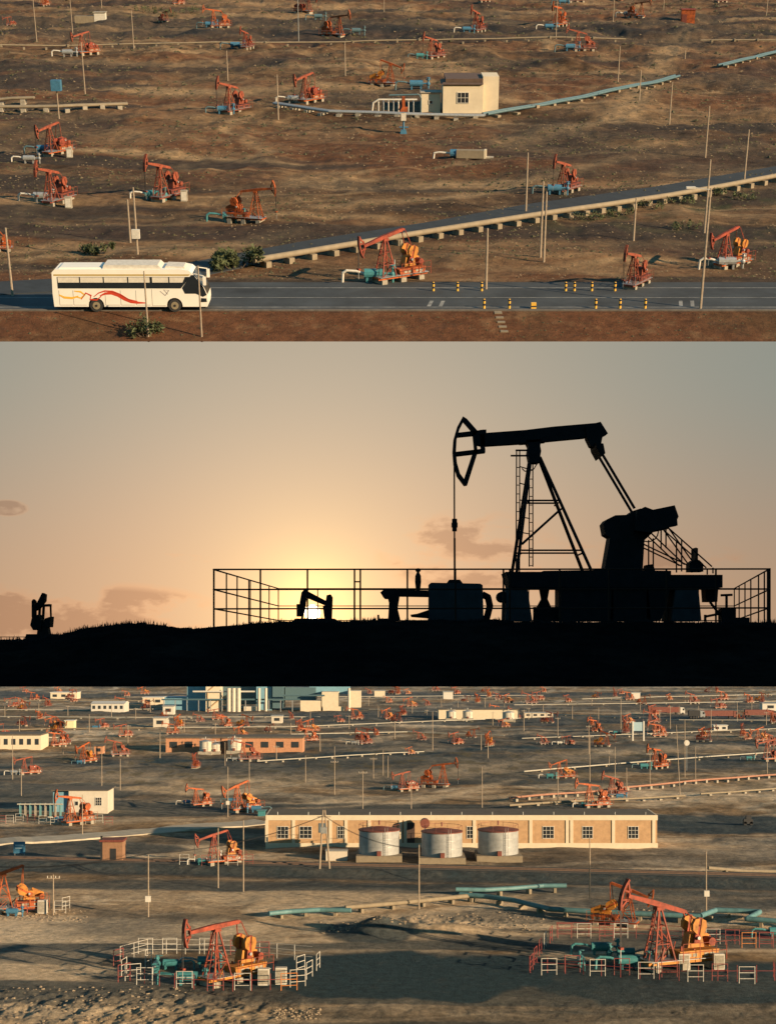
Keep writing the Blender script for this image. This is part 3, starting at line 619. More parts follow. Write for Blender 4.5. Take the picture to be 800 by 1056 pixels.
# ------------------------------------------------------------------ pipelines
def pipeline(label, panel, pts, r, m, hh, step=4.0, sup=conc, double=0, supw=.35):
    P = [Vector((*(g1 if panel == 1 else g3)(*p), 0)) for p in pts]; hf = h1 if panel == 1 else h3; M = M1 if panel == 1 else M3
    Q = []; S = []
    for a, b in zip(P[:-1], P[1:]):
        L = (b-a).length; n = max(1, int(round(L/step)))
        for i in range(n): Q.append(a.lerp(b, i/n))
        for i in range(n): S.append((a.lerp(b, (i+.5)/n), (b-a).normalized()))
    Q.append(P[-1]); zs = np.array([float(hf(q.x, q.y)) for q in Q]); kz = np.ones(5)/5
    zs = np.convolve(np.pad(zs, 2, mode='edge'), kz, 'valid') if len(zs) > 5 else zs
    Q = [Vector((q.x, q.y, z+hh)) for q, z in zip(Q, zs)]
    pos = M @ Q[0]; root = bpy.data.objects.new('pipeline', None); COL.objects.link(root); root.matrix_world = M @ Matrix.Translation(Q[0]); tag(root, label, 'pipeline')
    for k in ([0] if not double else [-double/2, double/2]):
        mb = MB(); d = (P[-1]-P[0]).normalized(); nn = Vector((-d.y, d.x, 0))*k; mb.path([q-Q[0]+nn for q in Q], r, m, 8); smooth(mb.build('pipe', root), 60)
    for c, d in S:
        mb = MB()
        z = float(hf(c.x, c.y)); a = math.atan2(d.y, d.x); Rm = Matrix.Rotation(a, 3, 'Z'); w_ = supw; q = MB().box(-w_, w_, -r-.25-double/2, r+.25+double/2, -.3, 1, sup)
        top = hh-r*.9
        vs = [Rm @ Vector((x, y, z+(top if zz > .5 else zz)))+c-Q[0] for x, y, zz in q.v]; mb.add(vs, q.f, sup); mb.build('support', root)
    return root
pipeline('fat tan pipe on concrete blocks climbing to the right behind the road', 1, [(262, 277), (420, 250), (560, 228), (690, 208), (820, 184)], .27, tanpipe, .75, 2.4, tanpipe, supw=.28)
pipeline('long thin pale pipeline crossing the whole upper left field behind the poles', 1, [(-10, 49), (150, 47), (330, 45), (645, 43)], .15, tanpipe, .6, 5, tanpipe, supw=.2)
pipeline('short straight pale pipeline at the upper right edge', 1, [(722, 43), (840, 43)], .15, tanpipe, .6, 5, tanpipe, supw=.2)
pipeline('blue double pipe climbing right from the cream building', 1, [(500, 118), (560, 110), (640, 95), (698, 80)], .2, skyblue, .5, 4, tanpipe, .9)
pipeline('blue double pipe resuming near the right edge', 1, [(742, 71), (800, 57), (830, 50)], .2, skyblue, .5, 4, tanpipe, .9)
pipeline('low grey double pipe running left from the cream building', 1, [(283, 111), (340, 117), (420, 119), (500, 119)], .2, steel, .5, 3, conc, .8)
pipeline('low tan pipe rack at the left edge', 1, [(-10, 115), (60, 115), (132, 112)], .2, tanpipe, .7, 3, conc, .7)
pipeline('short raised tan pipe above the rack at the left edge', 1, [(-10, 108), (36, 108)], .2, tanpipe, 1.0, 3, conc, .6)
# manifold of hoops in front of the cream building
t = thing('pipe_manifold', 'row of white hooped pipes left of the cream building', 'pipe manifold', 1, 408, 117)
for i in range(8):
    MB().path([(-2.6+i*.75, -.5, 0), (-2.6+i*.75, -.5, 1.7), (-2.6+i*.75, .4, 1.9), (-2.6+i*.75, .9, 1.7), (-2.6+i*.75, .9, 0)], .1, steel if i % 2 else white, 6).build('hoop', t)
MB().path([(-3.6, -.5, 0), (-3.4, -.5, 1.6), (-2.6, -.5, 2.1), (3.2, -.5, 2.1)], .13, white, 8).path([(-1, .6, 2.6), (3.5, .6, 2.7), (3.8, .6, 2.2), (3.8, .6, 0)], .12, skyblue, 8).build('header_pipe', t)
# ------------------------------------------------------------------ buildings of the upper field
def window(parent, x0, x1, z0, z1, y, cols=3, rows=2, fm=white, side=None):
    fr = MB(); yy0, yy1 = y-.06, y+.04
    t_ = .09; fr.box(x0, x1, yy0, yy1, z0, z0+t_, fm).box(x0, x1, yy0, yy1, z1-t_, z1, fm).box(x0, x0+t_, yy0, yy1, z0+t_, z1-t_, fm).box(x1-t_, x1, yy0, yy1, z0+t_, z1-t_, fm)
    for i in range(1, cols): c = x0+(x1-x0)*i/cols; fr.box(c-.03, c+.03, yy0+.01, yy1, z0+t_, z1-t_, fm)
    for i in range(1, rows): c = z0+(z1-z0)*i/rows; fr.box(x0+t_, x1-t_, yy0+.015, yy1-.005, c-.03, c+.03, fm)
    f = fr.build('window', parent); MB().box(x0+.02, x1-.02, y-.02, y+.03, z0+.02, z1-.02, glass).build('pane', f); return f
t = thing('flat_building', 'cream rendered building with a slanting dark roof and one triple window', 'building', 1, 477, 117)
roofm = mat('dark_roof', (.09, .055, .04), .8, .25, 1)
s = MB(); s.box(-3.0, 3.0, 0, 6, -.5, 4.2, cream); s.box(3.003, 5.4, 1.2, 7, -.5, 5.2, cream); s.build('wall', t)
MB().box(-3.3, 3.0, -.3, 6.2, 4.2, 4.4, roofm, (-3.0, 3.0, .6, 6.2)).box(-2.6, 3.0, .9, 9.5, 4.42, 4.9, roofm).build('roof', t)
window(t, -.9, .9, 1.5, 3.1, -.02, 3, 2)
MB().box(-3.2, 3.2, -.35, -.02, -.5, .12, conc).build('plinth', t)
t = thing('small_annex', 'small square cream hut with one tiny window left of the cream building', 'hut', 1, 444, 115)
MB().box(-1.45, 1.45, 0, 3, -.5, 2.7, cream).build('wall', t); MB().box(-1.6, 1.6, -.15, 3.1, 2.703, 2.85, conc).build('roof', t); window(t, -.3, .3, 1.1, 1.7, -.02, 1, 1)
t = thing('orange_booth', 'small flat-roofed bright orange booth at the top right', 'hut', 1, 709, 22, R(-8))
s = 14/ppm1(22)/2; MB().box(-s, s, 0, 2*s, -.5, 3.2, orange).build('wall', t); MB().box(-s-.1, s+.1, -.1, 2*s+.1, 3.203, 3.4, red).build('roof', t); MB().box(-s+.2, -.3, -.06, -.003, 0, 2.2, darkred).build('door', t)
t = thing('low_wall_block', 'pale low concrete cabin among poles at the top left', 'hut', 1, 97, 22); MB().box(-5, 0, 0, 2, -.4, 1.4, tanpipe).box(.1, 3, 0, 2, -.4, 2.2, white).build('wall', t); MB().box(-.1, 3.2, -.2, 2.2, 2.203, 2.4, conc).build('roof', t)
for (px, py, lab) in ((72, 162, 'white upright cabinet right of the red pump jack at the left'), (71, 214, 'white upright block beside the narrow end-on pump jack'), (190, 207, 'white block at the right foot of the tall red pump jack')):
    t = thing('cabinet', lab, 'cabinet', 1, px, py); MB().box(-.35, .35, -.3, .3, -.2, 1.15, conc).build('body', t); MB().box(-.28, .28, -.33, -.303, .1, 1.0, white).build('door', t)
# ------------------------------------------------------------------ bus
def bus():
    t = thing('coach_bus', 'white long-distance coach with red and yellow swooshes driving on the road', 'bus', 1, 138.5, 318, 0, 1.0, h=.03)
    bw = mat('bus_white', (.80, .76, .68), .32, .06, .6); rubber = mat('tyre_rubber', (.025, .025, .025), .8, .2, 4); rimm = mat('wheel_rim', (.45, .38, .25), .4, .2, 4, .5)
    ys = (-1.27, 1.27); wx = (-2.75, 3.4); L, Rr = -6.05, 6.0
    side = [(L, .42)]
    for x in wx: side += [(x-.62, .42)]+[(x-.62*math.cos(R(q)), .52+.60*math.sin(R(q))) for q in range(0, 181, 20)]+[(x+.62, .42)]
    side += [(Rr-.05, .42), (Rr, .8), (Rr-.02, 1.35), (Rr-.25, 1.9), (Rr-1.1, 3.0), (Rr-1.35, 3.22), (Rr-1.9, 3.33), (L+.25, 3.33), (L+.02, 3.1), (L-.05, 1.5)]
    MB().prism(side, -1.25, 1.25, bw).build('body', t)
    MB().prism([(L+.5, 3.333), (L+.6, 3.42), (-2.3, 3.42), (-2.2, 3.333)], -.95, .95, bw).prism([(-2.1, 3.333), (-2.0, 3.62), (2.2, 3.62), (2.5, 3.333)], -1.0, 1.0, white).prism([(2.7, 3.333), (2.8, 3.5), (4.2, 3.45), (4.3, 3.333)], -.8, .8, white).build('roof_unit', t)
    curtain = mat('curtain_cloth', (.62, .57, .48), .9, .15, 3)
    for s in (-1, 1):
        y0 = s*1.253; 
        def pl(poly, m, a, b, n, par=t): 
            yy = sorted((s*a, s*b)); return MB().prism(poly, yy[0], yy[1], m).build(n, par)
        w_ = pl([(-5.65, 1.86), (3.95, 1.86), (4.72, 2.76), (-5.65, 2.76)], glass, 1.253, 1.262, 'side_window')
        for x0, x1 in ((-5.6, -3.95), (-3.85, -2.1), (-2.0, -.2), (-.1, 1.55), (1.75, 3.0), (3.1, 4.1)): pl([(x0, 2.32), (x1, 2.32), (x1+(.2 if x1 > 4 else 0), 2.73), (x0, 2.73)], curtain, 1.262, 1.268, 'curtain', w_)
        pl([(L+.15, 2.84), (4.6, 2.84), (4.72, 2.96), (L+.15, 2.96)], mat('gold_trim', (.45, .32, .10), .5, .1, 1), 1.2525, 1.258, 'trim_strip')
        for x0, x1, z0, z1 in ((-5.6, -4.6, .55, 1.7), (-4.5, -3.5, .55, 1.7), (-2.0, -.9, .55, 1.7), (-.8, .3, .55, 1.7), (.4, 1.5, .55, 1.7), (1.65, 2.7, .5, 1.8)):
            g = MB(); a, b = sorted((s*1.2505, s*1.254)); gm = mat('panel_gap', (.18, .16, .14), .8, .1, 1)
            g.box(x0-.015, x0+.015, a, b, z0, z1, gm).box(x0+.015, x1, a, b, z0-.015, z0+.015, gm); g.build('luggage_door', t)
        def sw(pts, wd, m, n='livery_swoosh'):
            k = len(pts); up = []; dn = []
            for i, (x, z) in enumerate(pts):
                p0, p1 = pts[max(0, i-1)], pts[min(k-1, i+1)]; dx, dz = p1[0]-p0[0], p1[1]-p0[1]; l = math.hypot(dx, dz); q = wd*math.sin(math.pi*(i+.6)/(k+.2))/2+.012
                up.append((x-dz/l*q, z+dx/l*q)); dn.append((x+dz/l*q, z-dx/l*q))
            mb = MB(); yo, yi = s*1.2585, s*1.2545
            for i in range(k-1): mb.prism([up[i], up[i+1], dn[i+1], dn[i]], min(yo, yi), max(yo, yi), m)
            mb.build(n, t)
        rr = mat('livery_red', (.55, .06, .03), .4, .1, 1); yl = mat('livery_yellow', (.80, .45, .06), .4, .1, 1); pk = mat('livery_pale', (.70, .38, .25), .4, .1, 1)
        sw([(-2.4, 1.28), (-2.0, 1.45), (-1.5, 1.5), (-1.0, 1.35), (-.5, 1.05), (0, .82), (.5, .74), (1.1, .72)], .26, rr)
        sw([(-2.9, 1.2), (-2.5, 1.5), (-2.0, 1.66), (-1.4, 1.62), (-.8, 1.38), (-.2, 1.0), (.5, .85)], .10, rr)
        sw([(-3.9, 1.0), (-3.5, 1.5), (-3.1, 1.3), (-3.2, 1.0), (-2.7, .95), (-2.3, 1.25)], .12, rr)
        sw([(-5.6, 1.35), (-5.2, 1.15), (-4.6, 1.1), (-4.1, 1.25)], .16, yl); sw([(-4.4, 1.65), (-3.9, 1.6), (-3.6, 1.35), (-3.9, 1.1), (-4.3, 1.2)], .13, yl)
        sw([(2.3, 1.65), (2.7, 1.3), (3.0, 1.7), (2.6, 1.75), (2.9, 1.4)], .05, mat('livery_grey', (.22, .2, .2), .5, .1, 1))
        for x in wx:
            wl = MB().bar((x, s*.95, .5), (x, s*1.22, .5), .5, rubber, 20).build('wheel', t); MB().bar((x, s*1.18, .5), (x, s*1.245, .5), .3, rimm, 14).bar((x, s*1.245, .5), (x, s*1.27, .5), .1, black, 8).build('rim', wl)
        pl([(Rr-1.75, 1.45), (Rr-.9, 1.45), (Rr-.35, 1.2), (Rr-.05, 1.35), (Rr-.28, 1.95), (Rr-1.0, 2.9), (Rr-1.2, 2.9), (Rr-1.95, 1.9)], glass, 1.2535, 1.264, 'driver_window')
        MB().bar((Rr-1.0, s*1.2, 3.0), (Rr-.2, s*1.35, 2.85), .04, bw).box(Rr-.28, Rr-.05, min(s*1.3, s*1.5), max(s*1.3, s*1.5), 2.15, 2.8, bw).build('mirror', t)
        pl([(Rr-.55, .78), (Rr-.06, .8), (Rr-.1, 1.08), (Rr-.5, 1.1)], glass, 1.2535, 1.262, 'headlight')
    ws = MB(); ws.add([(Rr-.24+.02, -1.12, 1.92), (Rr-.24+.02, 1.12, 1.92), (Rr-1.09+.02, 1.08, 3.02), (Rr-1.09+.02, -1.08, 3.02), (Rr-.02+.015, -1.12, 1.38), (Rr-.02+.015, 1.12, 1.38)], [(0, 1, 2, 3), (4, 5, 1, 0)], glass); ws.build('windscreen', t)
    MB().box(-5.9, 5.8, -1.1, 1.1, .3, .42, black).build('underbody', t)
bus()
# ------------------------------------------------------------------ bollards
bm_y = mat('bollard_yellow', (.75, .42, .06), .5, .2, 3)
def bollard():
    t = thing('bollard', 'x', 'bollard', 1, 0, 300, group='bollards along the road')
    MB().bar((0, 0, -.2), (0, 0, .28), .13, bm_y, 10).bar((0, 0, .28), (0, 0, .5), .132, black, 10).bar((0, 0, .5), (0, 0, .75), .13, bm_y, 10).bar((0, 0, .75), (0, 0, .92), .132, black, 10).build('post', t)
    MB().ball((0, 0, .92), .12, bm_y, 10, 5, .5).build('cap', t); return t
bp = None
up = [447, 472, 497, 584, 593, 611, 635]; dn = [499, 525, 614, 639, 665]
for row, xs, pyy in (('far', up, 302), ('near', dn, 318)):
    for i, x in enumerate(xs):
        lab = f'yellow and black bollard, {ordn(i)} from the left along the {row} side of the road'
        X, D = g1(x, pyy); D += (.7 if row == 'far' else -.0); Mx = frame(1, X, D, 0, .78, h=.02 if row == 'near' else 0)
        if bp is None: bp = bollard(); bp.matrix_world = Mx; bp['label'] = lab
        else: dup(bp, lab, Mx)
t = thing('barrier_block', 'orange striped square block on the near road edge between the two bollard groups', 'barrier', 1, 550, 318, 0, .5); MB().box(-.4, .4, -.3, .3, -.1, .95, bm_y).build('body', t); MB().box(-.41, .41, -.31, .31, .3, .5, black).build('stripe', t)
# ------------------------------------------------------------------ shrubs
def leaf_mat(name, c):
    m = mat(name, c, .8, .5, 1.3); return m
lf = leaf_mat('scrub_leaves', (.065, .08, .03)); twig = mat('twig_bark', (.09, .065, .045), .9, .3, 5)
def shrub(label, panel, px, py, wd, hh, n=500, seed=1, cat='shrub'):
    rg = np.random.RandomState(seed); t = thing('shrub', label, cat, panel, px, py); m = MB(); k = 9
    cl = [(rg.uniform(-.85, .85)*wd/2, rg.uniform(-.3, .3)*wd, rg.uniform(.3, .75)*hh, rg.uniform(.22, .5)*hh) for _ in range(k)]
    for i in range(n):
        c = cl[rg.randint(k)]; d = rg.randn(3); d /= np.linalg.norm(d); q = np.array(c[:3])+d*c[3]*rg.uniform(.5, 1.15); q[2] = max(.02, q[2]); a = rg.randn(3)*.09*hh**.5; b = rg.randn(3)*.09*hh**.5
        m.add([q-a, q+b, q+a], [(0, 1, 2)], lf)
    m.build('foliage', t); s = MB(); [s.bar((c[0]*.2, c[1]*.2, -.2), (c[0]*.8, c[1]*.8, c[2]), .05, twig, 4, .015) for c in cl]; s.build('stems', t)
shrub('wide green shrub patch behind the front of the bus', 1, 243, 277, 4.8, 2.0, 1900, 1)
shrub('dark shrub behind the bus roof near the pole with the meter box', 1, 102, 262, 4.2, 1.2, 800, 2)
shrub('small shrub on the red bank below the bus', 1, 150, 347, 2.6, 1.4, 500, 3)
for i, (px, py) in enumerate(((608, 226), (640, 222), (668, 214), (700, 209), (735, 200), (706, 235), (770, 205))): shrub(f'low yellow-green shrub below the fat tan pipe, {ordn(i)} of seven', 1, px, py, 3.4, .8, 260, 10+i)
for i, (px, py) in enumerate(((158, 14), (178, 16), (196, 13), (146, 12))): shrub(f'dark shrub in the scrub row at the top edge, {ordn(i)} of four', 1, px, py, 6, 2.0, 260, 30+i)

# stones and dry tufts strewn over the soil: nobody could count them
dry = mat('dry_tuft', (.060, .055, .028), .95, .4, 1); stone = mat('field_stone', (.15, .11, .068), .95, .4, 1)
def litter(name, label, panel, x0, x1, y0, y1, n, smin, smax, m, seed, thr=.5):
    rg = np.random.RandomState(seed); px = rg.uniform(x0, x1, n*3); py = y0+(y1-y0)*rg.rand(n*3)
    g = g1 if panel == 1 else g3; X, Y = g(px, py); v = np.log(Y)
    ok = (fbm(X/12+seed, v*22, 3)+rg.rand(n*3)*.12) > thr
    if y0 > 320: Y = RY0-.7-(RY0-DE-1.3)*rg.rand(len(Y))
    X, Y = X[ok][:n], Y[ok][:n]; hf = h1 if panel == 1 else h3; Z = hf(X, Y); S = (smin+(smax-smin)*rg.rand(len(X))**2.5)*np.clip(Y/200, .7, 3.5)
    base = np.array([(1, 0, 0), (0, 1, 0), (-1, 0, 0), (0, -1, 0), (0, 0, .8), (0, 0, -.4)], float); fs = [(0, 1, 4), (1, 2, 4), (2, 3, 4), (3, 0, 4), (1, 0, 5), (2, 1, 5), (3, 2, 5), (0, 3, 5)]
    V = base[None]*S[:, None, None]*rg.uniform(.6, 1.4, (len(X), 6, 3)); V[:, :, 0] *= 1.5; V = V+np.stack([X, Y, Z], 1)[:, None]
    F_ = (np.array(fs)[None]+6*np.arange(len(X))[:, None, None]).reshape(-1, 3)
    me = bpy.data.meshes.new(name); me.from_pydata(V.reshape(-1, 3).tolist(), [], F_.tolist()); me.materials.append(m); o = bpy.data.objects.new(name, me); COL.objects.link(o); o.matrix_world = M1 if panel == 1 else M3; tag(o, label, 'ground cover', kind='stuff')
litter('stones', 'small stones scattered over the upper field', 1, -20, 820, 0, 288, 7000, .04, .17, stone, 3)
litter('dry_tufts', 'dark dry tufts scattered over the upper field', 1, -20, 820, 0, 288, 7000, .06, .26, dry, 8, .54)
litter('dry_tufts', 'dry weeds on the bank below the upper road', 1, -20, 820, 323, 349, 500, .05, .14, dry, 9, .5)
litter('stones', 'small stones scattered over the lower field', 3, -20, 820, 712, 1050, 8000, .04, .16, stone, 4)
litter('dry_tufts', 'dark dry tufts scattered over the lower field', 3, -20, 820, 712, 900, 6000, .06, .26, dry, 6, .55)
#@@PART3
# ------------------------------------------------------------------ the pump on the dark bank, seen against the sun
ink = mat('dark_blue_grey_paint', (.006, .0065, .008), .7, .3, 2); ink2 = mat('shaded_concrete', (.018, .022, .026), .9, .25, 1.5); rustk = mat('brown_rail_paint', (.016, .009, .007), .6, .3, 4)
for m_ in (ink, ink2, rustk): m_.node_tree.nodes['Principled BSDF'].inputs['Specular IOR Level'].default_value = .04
def root2(name, label, cat, px, py, Y, group=None):
    o = bpy.data.objects.new(name, None); COL.objects.link(o); o.location = ((px-CX)/F*Y, Y, CZ+(HR-py)/F*Y); return tag(o, label, cat, group)
class Px:
    """builder in machine drawings measured from a side view; k metres per unit"""
    def __init__(s, root, px0, py0, Y): s.r = root; s.x = px0; s.y = py0; s.k = Y/F
    def q(s, x, y): return ((x-s.x)*s.k, (s.y-y)*s.k)
    def plate(s, name, polys, y0, y1, m=None):
        mb = MB(); [mb.prism([s.q(*p) for p in poly], y0, y1, m or ink) for poly in polys]; return mb.build(name, s.r)
    def bars(s, name, segs, y, r, m=None, n=6, mb=None, build=True):
        mb = mb or MB()
        for (a, b) in segs:
            (x0, z0), (x1, z1) = s.q(*a), s.q(*b); ya, yb = (y if isinstance(y, tuple) else (y, y)); mb.bar((x0, ya, z0), (x1, yb, z1), r, m or ink, n)
        return mb.build(name, s.r) if build else mb
YM = 79.0
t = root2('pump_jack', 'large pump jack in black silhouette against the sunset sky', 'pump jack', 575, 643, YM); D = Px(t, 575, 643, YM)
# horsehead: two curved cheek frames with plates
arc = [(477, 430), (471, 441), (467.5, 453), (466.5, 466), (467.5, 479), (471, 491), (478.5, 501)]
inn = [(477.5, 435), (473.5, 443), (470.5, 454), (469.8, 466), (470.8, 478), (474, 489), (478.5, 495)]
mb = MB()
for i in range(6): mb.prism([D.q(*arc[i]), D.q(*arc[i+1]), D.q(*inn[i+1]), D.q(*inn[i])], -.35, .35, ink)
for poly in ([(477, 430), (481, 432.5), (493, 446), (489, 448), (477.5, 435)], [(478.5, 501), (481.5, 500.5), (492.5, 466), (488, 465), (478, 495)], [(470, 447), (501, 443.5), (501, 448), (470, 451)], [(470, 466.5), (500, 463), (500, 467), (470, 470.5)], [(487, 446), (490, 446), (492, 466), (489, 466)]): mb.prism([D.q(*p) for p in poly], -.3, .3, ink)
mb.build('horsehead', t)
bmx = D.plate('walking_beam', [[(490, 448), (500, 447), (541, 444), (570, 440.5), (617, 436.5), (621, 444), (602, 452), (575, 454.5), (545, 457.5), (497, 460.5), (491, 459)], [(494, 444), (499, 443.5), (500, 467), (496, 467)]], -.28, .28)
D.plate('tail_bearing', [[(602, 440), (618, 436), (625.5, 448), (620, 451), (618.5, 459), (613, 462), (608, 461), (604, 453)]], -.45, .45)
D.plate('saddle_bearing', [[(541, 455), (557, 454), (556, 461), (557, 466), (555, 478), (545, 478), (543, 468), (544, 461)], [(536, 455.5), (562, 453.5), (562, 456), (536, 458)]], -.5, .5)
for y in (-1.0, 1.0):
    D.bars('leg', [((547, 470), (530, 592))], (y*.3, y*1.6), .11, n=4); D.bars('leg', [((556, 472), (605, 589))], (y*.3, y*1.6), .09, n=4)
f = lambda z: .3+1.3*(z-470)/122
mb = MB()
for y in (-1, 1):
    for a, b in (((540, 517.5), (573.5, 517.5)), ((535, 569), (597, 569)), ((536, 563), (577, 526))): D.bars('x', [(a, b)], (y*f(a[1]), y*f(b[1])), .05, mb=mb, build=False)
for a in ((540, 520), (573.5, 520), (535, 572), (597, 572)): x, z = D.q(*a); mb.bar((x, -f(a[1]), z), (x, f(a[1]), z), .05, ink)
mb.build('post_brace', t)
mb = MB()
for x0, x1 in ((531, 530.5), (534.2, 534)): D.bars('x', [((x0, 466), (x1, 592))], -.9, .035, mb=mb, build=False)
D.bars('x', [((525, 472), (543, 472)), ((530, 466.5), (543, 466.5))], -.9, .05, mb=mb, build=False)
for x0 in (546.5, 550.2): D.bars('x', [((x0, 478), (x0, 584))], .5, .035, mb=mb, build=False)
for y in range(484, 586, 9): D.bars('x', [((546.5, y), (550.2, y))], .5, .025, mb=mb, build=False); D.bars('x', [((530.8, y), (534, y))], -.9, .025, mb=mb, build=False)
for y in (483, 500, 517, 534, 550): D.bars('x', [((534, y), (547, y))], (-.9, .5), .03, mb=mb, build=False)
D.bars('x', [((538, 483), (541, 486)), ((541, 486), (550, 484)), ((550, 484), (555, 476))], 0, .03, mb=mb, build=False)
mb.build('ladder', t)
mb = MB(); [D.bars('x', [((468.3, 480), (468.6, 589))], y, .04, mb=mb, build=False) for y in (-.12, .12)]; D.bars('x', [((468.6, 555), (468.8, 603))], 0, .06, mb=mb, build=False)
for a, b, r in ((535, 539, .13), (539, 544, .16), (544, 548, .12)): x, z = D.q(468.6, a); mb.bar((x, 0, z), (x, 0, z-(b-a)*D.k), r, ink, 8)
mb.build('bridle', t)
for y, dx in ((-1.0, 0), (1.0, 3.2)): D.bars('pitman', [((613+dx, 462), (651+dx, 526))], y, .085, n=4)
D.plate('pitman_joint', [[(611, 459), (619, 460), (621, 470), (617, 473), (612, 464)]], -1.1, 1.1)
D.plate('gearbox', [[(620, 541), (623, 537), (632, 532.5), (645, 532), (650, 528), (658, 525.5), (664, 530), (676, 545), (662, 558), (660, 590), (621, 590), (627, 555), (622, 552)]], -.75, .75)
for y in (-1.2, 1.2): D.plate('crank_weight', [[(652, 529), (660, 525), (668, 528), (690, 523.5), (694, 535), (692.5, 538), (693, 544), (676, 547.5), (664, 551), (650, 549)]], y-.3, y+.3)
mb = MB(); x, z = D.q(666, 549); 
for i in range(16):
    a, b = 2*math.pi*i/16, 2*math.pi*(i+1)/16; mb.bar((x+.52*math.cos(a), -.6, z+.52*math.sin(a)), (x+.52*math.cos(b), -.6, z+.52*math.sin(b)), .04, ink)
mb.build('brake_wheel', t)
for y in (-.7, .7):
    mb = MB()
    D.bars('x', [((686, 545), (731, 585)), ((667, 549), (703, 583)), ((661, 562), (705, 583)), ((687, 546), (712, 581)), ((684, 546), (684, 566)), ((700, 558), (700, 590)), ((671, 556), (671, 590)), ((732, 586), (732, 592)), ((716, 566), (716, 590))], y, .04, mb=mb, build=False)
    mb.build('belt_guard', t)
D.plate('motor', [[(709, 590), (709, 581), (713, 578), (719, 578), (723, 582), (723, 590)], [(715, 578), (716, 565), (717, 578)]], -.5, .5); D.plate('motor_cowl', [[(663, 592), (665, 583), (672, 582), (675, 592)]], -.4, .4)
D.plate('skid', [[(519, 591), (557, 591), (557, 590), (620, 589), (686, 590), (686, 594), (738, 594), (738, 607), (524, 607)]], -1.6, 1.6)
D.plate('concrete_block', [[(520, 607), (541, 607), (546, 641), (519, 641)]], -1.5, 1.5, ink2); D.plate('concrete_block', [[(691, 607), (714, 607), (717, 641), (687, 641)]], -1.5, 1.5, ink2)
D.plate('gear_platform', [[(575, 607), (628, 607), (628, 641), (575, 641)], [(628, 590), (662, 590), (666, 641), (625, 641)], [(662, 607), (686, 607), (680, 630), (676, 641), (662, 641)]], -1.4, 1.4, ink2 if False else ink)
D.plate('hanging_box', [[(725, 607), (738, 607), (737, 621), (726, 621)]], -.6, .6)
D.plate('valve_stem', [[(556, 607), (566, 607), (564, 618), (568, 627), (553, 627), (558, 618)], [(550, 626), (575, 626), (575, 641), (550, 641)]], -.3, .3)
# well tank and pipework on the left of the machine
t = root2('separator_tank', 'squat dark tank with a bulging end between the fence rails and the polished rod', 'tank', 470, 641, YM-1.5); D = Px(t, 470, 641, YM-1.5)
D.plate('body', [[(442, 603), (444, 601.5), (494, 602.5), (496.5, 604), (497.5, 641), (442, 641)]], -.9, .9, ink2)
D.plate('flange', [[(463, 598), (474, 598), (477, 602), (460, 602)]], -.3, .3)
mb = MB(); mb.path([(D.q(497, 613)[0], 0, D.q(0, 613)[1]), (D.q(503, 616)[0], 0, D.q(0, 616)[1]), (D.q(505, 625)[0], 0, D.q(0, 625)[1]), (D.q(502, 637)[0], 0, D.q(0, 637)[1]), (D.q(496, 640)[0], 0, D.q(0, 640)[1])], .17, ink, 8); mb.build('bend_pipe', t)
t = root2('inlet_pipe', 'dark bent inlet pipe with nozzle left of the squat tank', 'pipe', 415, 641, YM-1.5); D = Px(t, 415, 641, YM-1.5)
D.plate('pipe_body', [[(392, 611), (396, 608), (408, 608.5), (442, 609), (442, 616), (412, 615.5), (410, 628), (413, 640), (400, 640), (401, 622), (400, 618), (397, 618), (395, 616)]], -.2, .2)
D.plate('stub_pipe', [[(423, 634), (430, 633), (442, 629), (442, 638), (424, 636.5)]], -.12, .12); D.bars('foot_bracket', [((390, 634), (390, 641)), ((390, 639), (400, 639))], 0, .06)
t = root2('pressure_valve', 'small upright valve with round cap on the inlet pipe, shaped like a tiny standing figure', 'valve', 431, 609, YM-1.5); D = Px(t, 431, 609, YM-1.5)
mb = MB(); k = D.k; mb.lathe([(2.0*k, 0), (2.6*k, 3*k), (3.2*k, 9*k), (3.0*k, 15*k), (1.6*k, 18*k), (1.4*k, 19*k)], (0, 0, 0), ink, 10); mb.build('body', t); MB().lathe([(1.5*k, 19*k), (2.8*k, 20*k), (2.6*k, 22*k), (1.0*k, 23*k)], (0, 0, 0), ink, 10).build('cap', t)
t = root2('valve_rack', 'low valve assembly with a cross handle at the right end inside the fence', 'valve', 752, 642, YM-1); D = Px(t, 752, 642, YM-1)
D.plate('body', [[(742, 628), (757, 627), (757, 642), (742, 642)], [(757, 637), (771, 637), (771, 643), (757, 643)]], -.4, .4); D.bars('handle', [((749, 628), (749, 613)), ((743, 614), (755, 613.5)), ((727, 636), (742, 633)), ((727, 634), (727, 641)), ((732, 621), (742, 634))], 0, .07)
t = root2('drum', 'small round black drum tight against the left concrete block', 'drum', 515, 618, YM-1.0); x = YM/F
MB().bar((.12, -.4, .1), (.12, .5, .1), .28, ink, 14).build('body', t)
# small pumping unit with the sun behind it
t = root2('pump_jack', 'small far pump jack with the sun shining through its frame', 'pump jack', 322, 641, 112); D = Px(t, 322, 641, 112)
D.plate('walking_beam', [[(312, 612), (315, 608), (318, 610), (337, 620), (336, 625), (314, 616)]], -.25, .25); D.plate('horsehead', [[(311, 611), (314, 608), (316, 618), (314, 632), (311, 632), (309, 622)]], -.3, .3)
D.plate('crank_weight', [[(337, 614), (341, 613), (343, 616), (342, 641), (336, 641), (335, 626)]], -.5, .5); D.plate('cabinet', [[(306, 623), (311, 623), (312, 636), (306, 636)]], -.4, .4)
D.bars('leg', [((315, 622), (311, 641))], -.3, .09); D.bars('leg', [((334, 625), (336, 641))], -.3, .09); D.plate('skid', [[(305, 638), (345, 638), (352, 643), (300, 643)]], -.8, .8)
